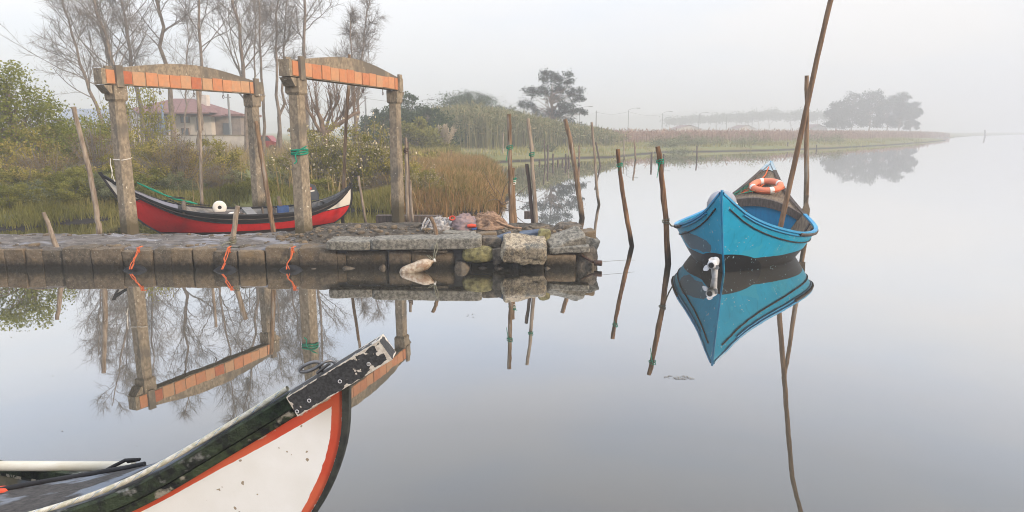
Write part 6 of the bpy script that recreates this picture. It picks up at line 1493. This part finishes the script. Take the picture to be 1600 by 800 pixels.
def plank_grid(p00, p10, p11, p01, nu=60, nv=16):
    V = []; al = []; ed = []
    for i in range(nu):
        for j in range(nv):
            u, v = i / (nu - 1), j / (nv - 1); p = (p00 * (1 - u) + p10 * u) * (1 - v) + (p01 * (1 - u) + p11 * u) * v; V.append(p[:]); al.append(max(u - .45, 0) * 1.6 if u > .45 else 0)
            e = min(v, 1 - v, u * 4, (1 - u) * 4); ed.append(max(0, 1 - e / .10))
    return V, al, ed
mb = MB(); AL = []; ED = []; back = Vector((.0, .075, .0)); 
faces = [(c0, c1, c2, c3), (c0 + back, c1 + back, c1, c0), (c3, c2, c2 + back, c3 + back), (c1, c1 + back, c2 + back, c2), (c0 + back, c0, c3, c3 + back), (c1 + back, c0 + back, c3 + back, c2 + back)]
for fc in faces:
    V, al, ed = plank_grid(*fc); mb.add(V, grid_faces(60, 16, flip=True)); AL += al; ED += ed
mb.build('bow_plank', m, fb, attrs={'along': AL, 'edge': ED})
# screws and their rings on the plank
for (sx, sy) in ((576, 569), (531, 596), (483, 626), (464, 643)):
    mb = MB(); p = WY(sx, sy, 2.117); tube(mb, [p + Vector((.0055 * math.cos(t), 0, .0055 * math.sin(t))) for t in np.linspace(0, 6.28, 14)], .0014, 5, cap=False); mb.build('screw', M['prop_grey'], fb)
# rope and shackle
m, nt = new_mat('braided_rope'); lk = nt.links.new; out = N(nt, 'ShaderNodeOutputMaterial'); b = N(nt, 'ShaderNodeBsdfPrincipled'); lk(b.outputs[0], out.inputs[0]); b.inputs['Roughness'].default_value = .85
a_u = N(nt, 'ShaderNodeAttribute', attribute_name='ru'); a_v = N(nt, 'ShaderNodeAttribute', attribute_name='rv')
# u: metres along, v: 0..1 around. diagonal braid and blue flecks on crossing strands
d1 = MA(MA(MA(a_u.outputs['Fac'], 'MULTIPLY', 1 / .010), 'ADD', MA(a_v.outputs['Fac'], 'MULTIPLY', 6.0)), 'FRACT')
d2 = MA(MA(MA(a_u.outputs['Fac'], 'MULTIPLY', 1 / .010), 'SUBTRACT', MA(a_v.outputs['Fac'], 'MULTIPLY', 6.0)), 'FRACT')
big1 = MA(MA(MA(a_u.outputs['Fac'], 'MULTIPLY', 1 / .075), 'ADD', MA(a_v.outputs['Fac'], 'MULTIPLY', 1.0)), 'FRACT')
blue = MA(MA(MR(big1, .20, .19), 'MULTIPLY', MR(d1, .5, .48)), 'MULTIPLY', MR(d2, .55, .53))
hgt = MA(MA(MA(d1, 'SUBTRACT', .5), 'ABSOLUTE'), 'ADD', MA(MA(d2, 'SUBTRACT', .5), 'ABSOLUTE'))
geo = N(nt, 'ShaderNodeNewGeometry')
col = MC(MR(nz(40), .42, .62), (.66, .62, .53), (.48, .45, .33)); col = MC(MR(hgt, .9, .75), (.25, .23, .17), col); col = MC(blue, col, (.02, .17, .42)); lk(col, b.inputs['Base Color'])
bpn = N(nt, 'ShaderNodeBump'); bpn.inputs['Strength'].default_value = .6; bpn.inputs['Distance'].default_value = .002; bpn.invert = True; lk(hgt, bpn.inputs['Height']); lk(bpn.outputs[0], b.inputs['Normal'])
pts = []
for s in np.linspace(.36, 3.0, 200):
    w_ = f_B(s - .12); pts.append(FP(s, w_ - .020, f_sheer(s) + .024 + .003 * math.sin(s * 9)))
ring_n = 16; mb = MB(); tube(mb, pts, .0100, ring_n, cap=False); ru = np.repeat(np.linspace(0, 2.7, 200), ring_n); rv = np.tile(np.abs(np.linspace(-1, 1, ring_n, endpoint=False)), 200)
tag(mb.build('braided_rope', m, attrs={'ru': ru, 'rv': rv}), 'white braided rope with blue flecks running along the gunwale of the nearest boat', 'rope')
o = thing('steel_shackle', 'steel shackle and ring where the braided rope is fixed on the bow', 'shackle', WY(503, 575, 2.17))
mb = MB(); tube(mb, [(-.030 + .034 * math.cos(t) - .01, 0.0, .004 + .013 * math.sin(t) + .012 * math.cos(t)) for t in np.linspace(0, 6.283, 24)], .0058, 8, cap=False); mb.build('ring', M['steel'], o)
mb = MB(); tube(mb, [(.020 + .026 * math.cos(t), .01 * math.sin(2 * t), -.0 + .024 * math.sin(t)) for t in np.linspace(0, 6.283, 20)], .0050, 8, cap=False); mb.build('bow', M['steel'], o)
mb = MB(); tube(mb, [(-.015, -.012, -.014), (.03, -.01, .02)], .005, 8); mb.build('pin', M['steel'], o)
# white pipe lying along the far side, cable
o = thing('plastic_pipe', 'white plastic pipe lying along the far side of the nearest boat', 'pipe', (0, 0, 0))
mb = MB(); A = WY(-260, 727, 2.80); B = WY(208, 729, 2.66); tube(mb, [A.lerp(B, k / 12) for k in range(13)], .0215, 16); mb.build('tube', M['pipe'], o)
mb = MB(); tube(mb, [WY(200, 721, 2.56), WY(218, 718, 2.54), WY(196, 719, 2.55), WY(176, 729, 2.53), WY(160, 738, 2.50)], .0075, 7); tag(mb.build('black_cable', M['black']), 'black cable curling over the pipe and along the deck edge of the nearest boat', 'cable')
mb = MB(); stone(mb, WY(2, 766, 2.45), (.06, .04, .03), None, 3, 7, .6, .004); tag(mb.build('red_fitting', M['red_cloth']), 'small red fitting under the black cable in the nearest boat', 'fitting')

# floating weed and scum on the still water
R = rng(88); mb = MB(); C = []
for (x0, x1, y0, y1, n_) in [(135, 225, 494, 506, 90), (225, 300, 500, 508, 20), (1038, 1084, 587, 592, 60), (300, 460, 470, 520, 12), (60, 700, 440, 700, 14), (730, 742, 490, 496, 10)]:
    for k in range(n_): C.append(tuple(W(R.uniform(x0, x1), R.uniform(y0, y1), .004)))
C = np.array(C); n_ = len(C); a = R.random(n_) * 6.28; l = (.004 + .014 * R.random(n_)); w_ = l * .45
d = np.stack([np.cos(a), np.sin(a), np.zeros(n_)], 1); e = np.stack([-np.sin(a), np.cos(a), np.zeros(n_)], 1)
V = np.stack([C - d * l[:, None], C + e * w_[:, None], C + d * l[:, None] + [0, 0, .003], C - e * w_[:, None]], 1).reshape(-1, 3)
mb.add(V, np.arange(4 * n_).reshape(n_, 4), 0, R.random(n_)); tag(mb.build('floating_leaves', leaf_mat('floating_scum', [(.10, .08, .05), (.3, .28, .24)], .0)), 'scattered bits of weed floating on the water', kind='stuff')
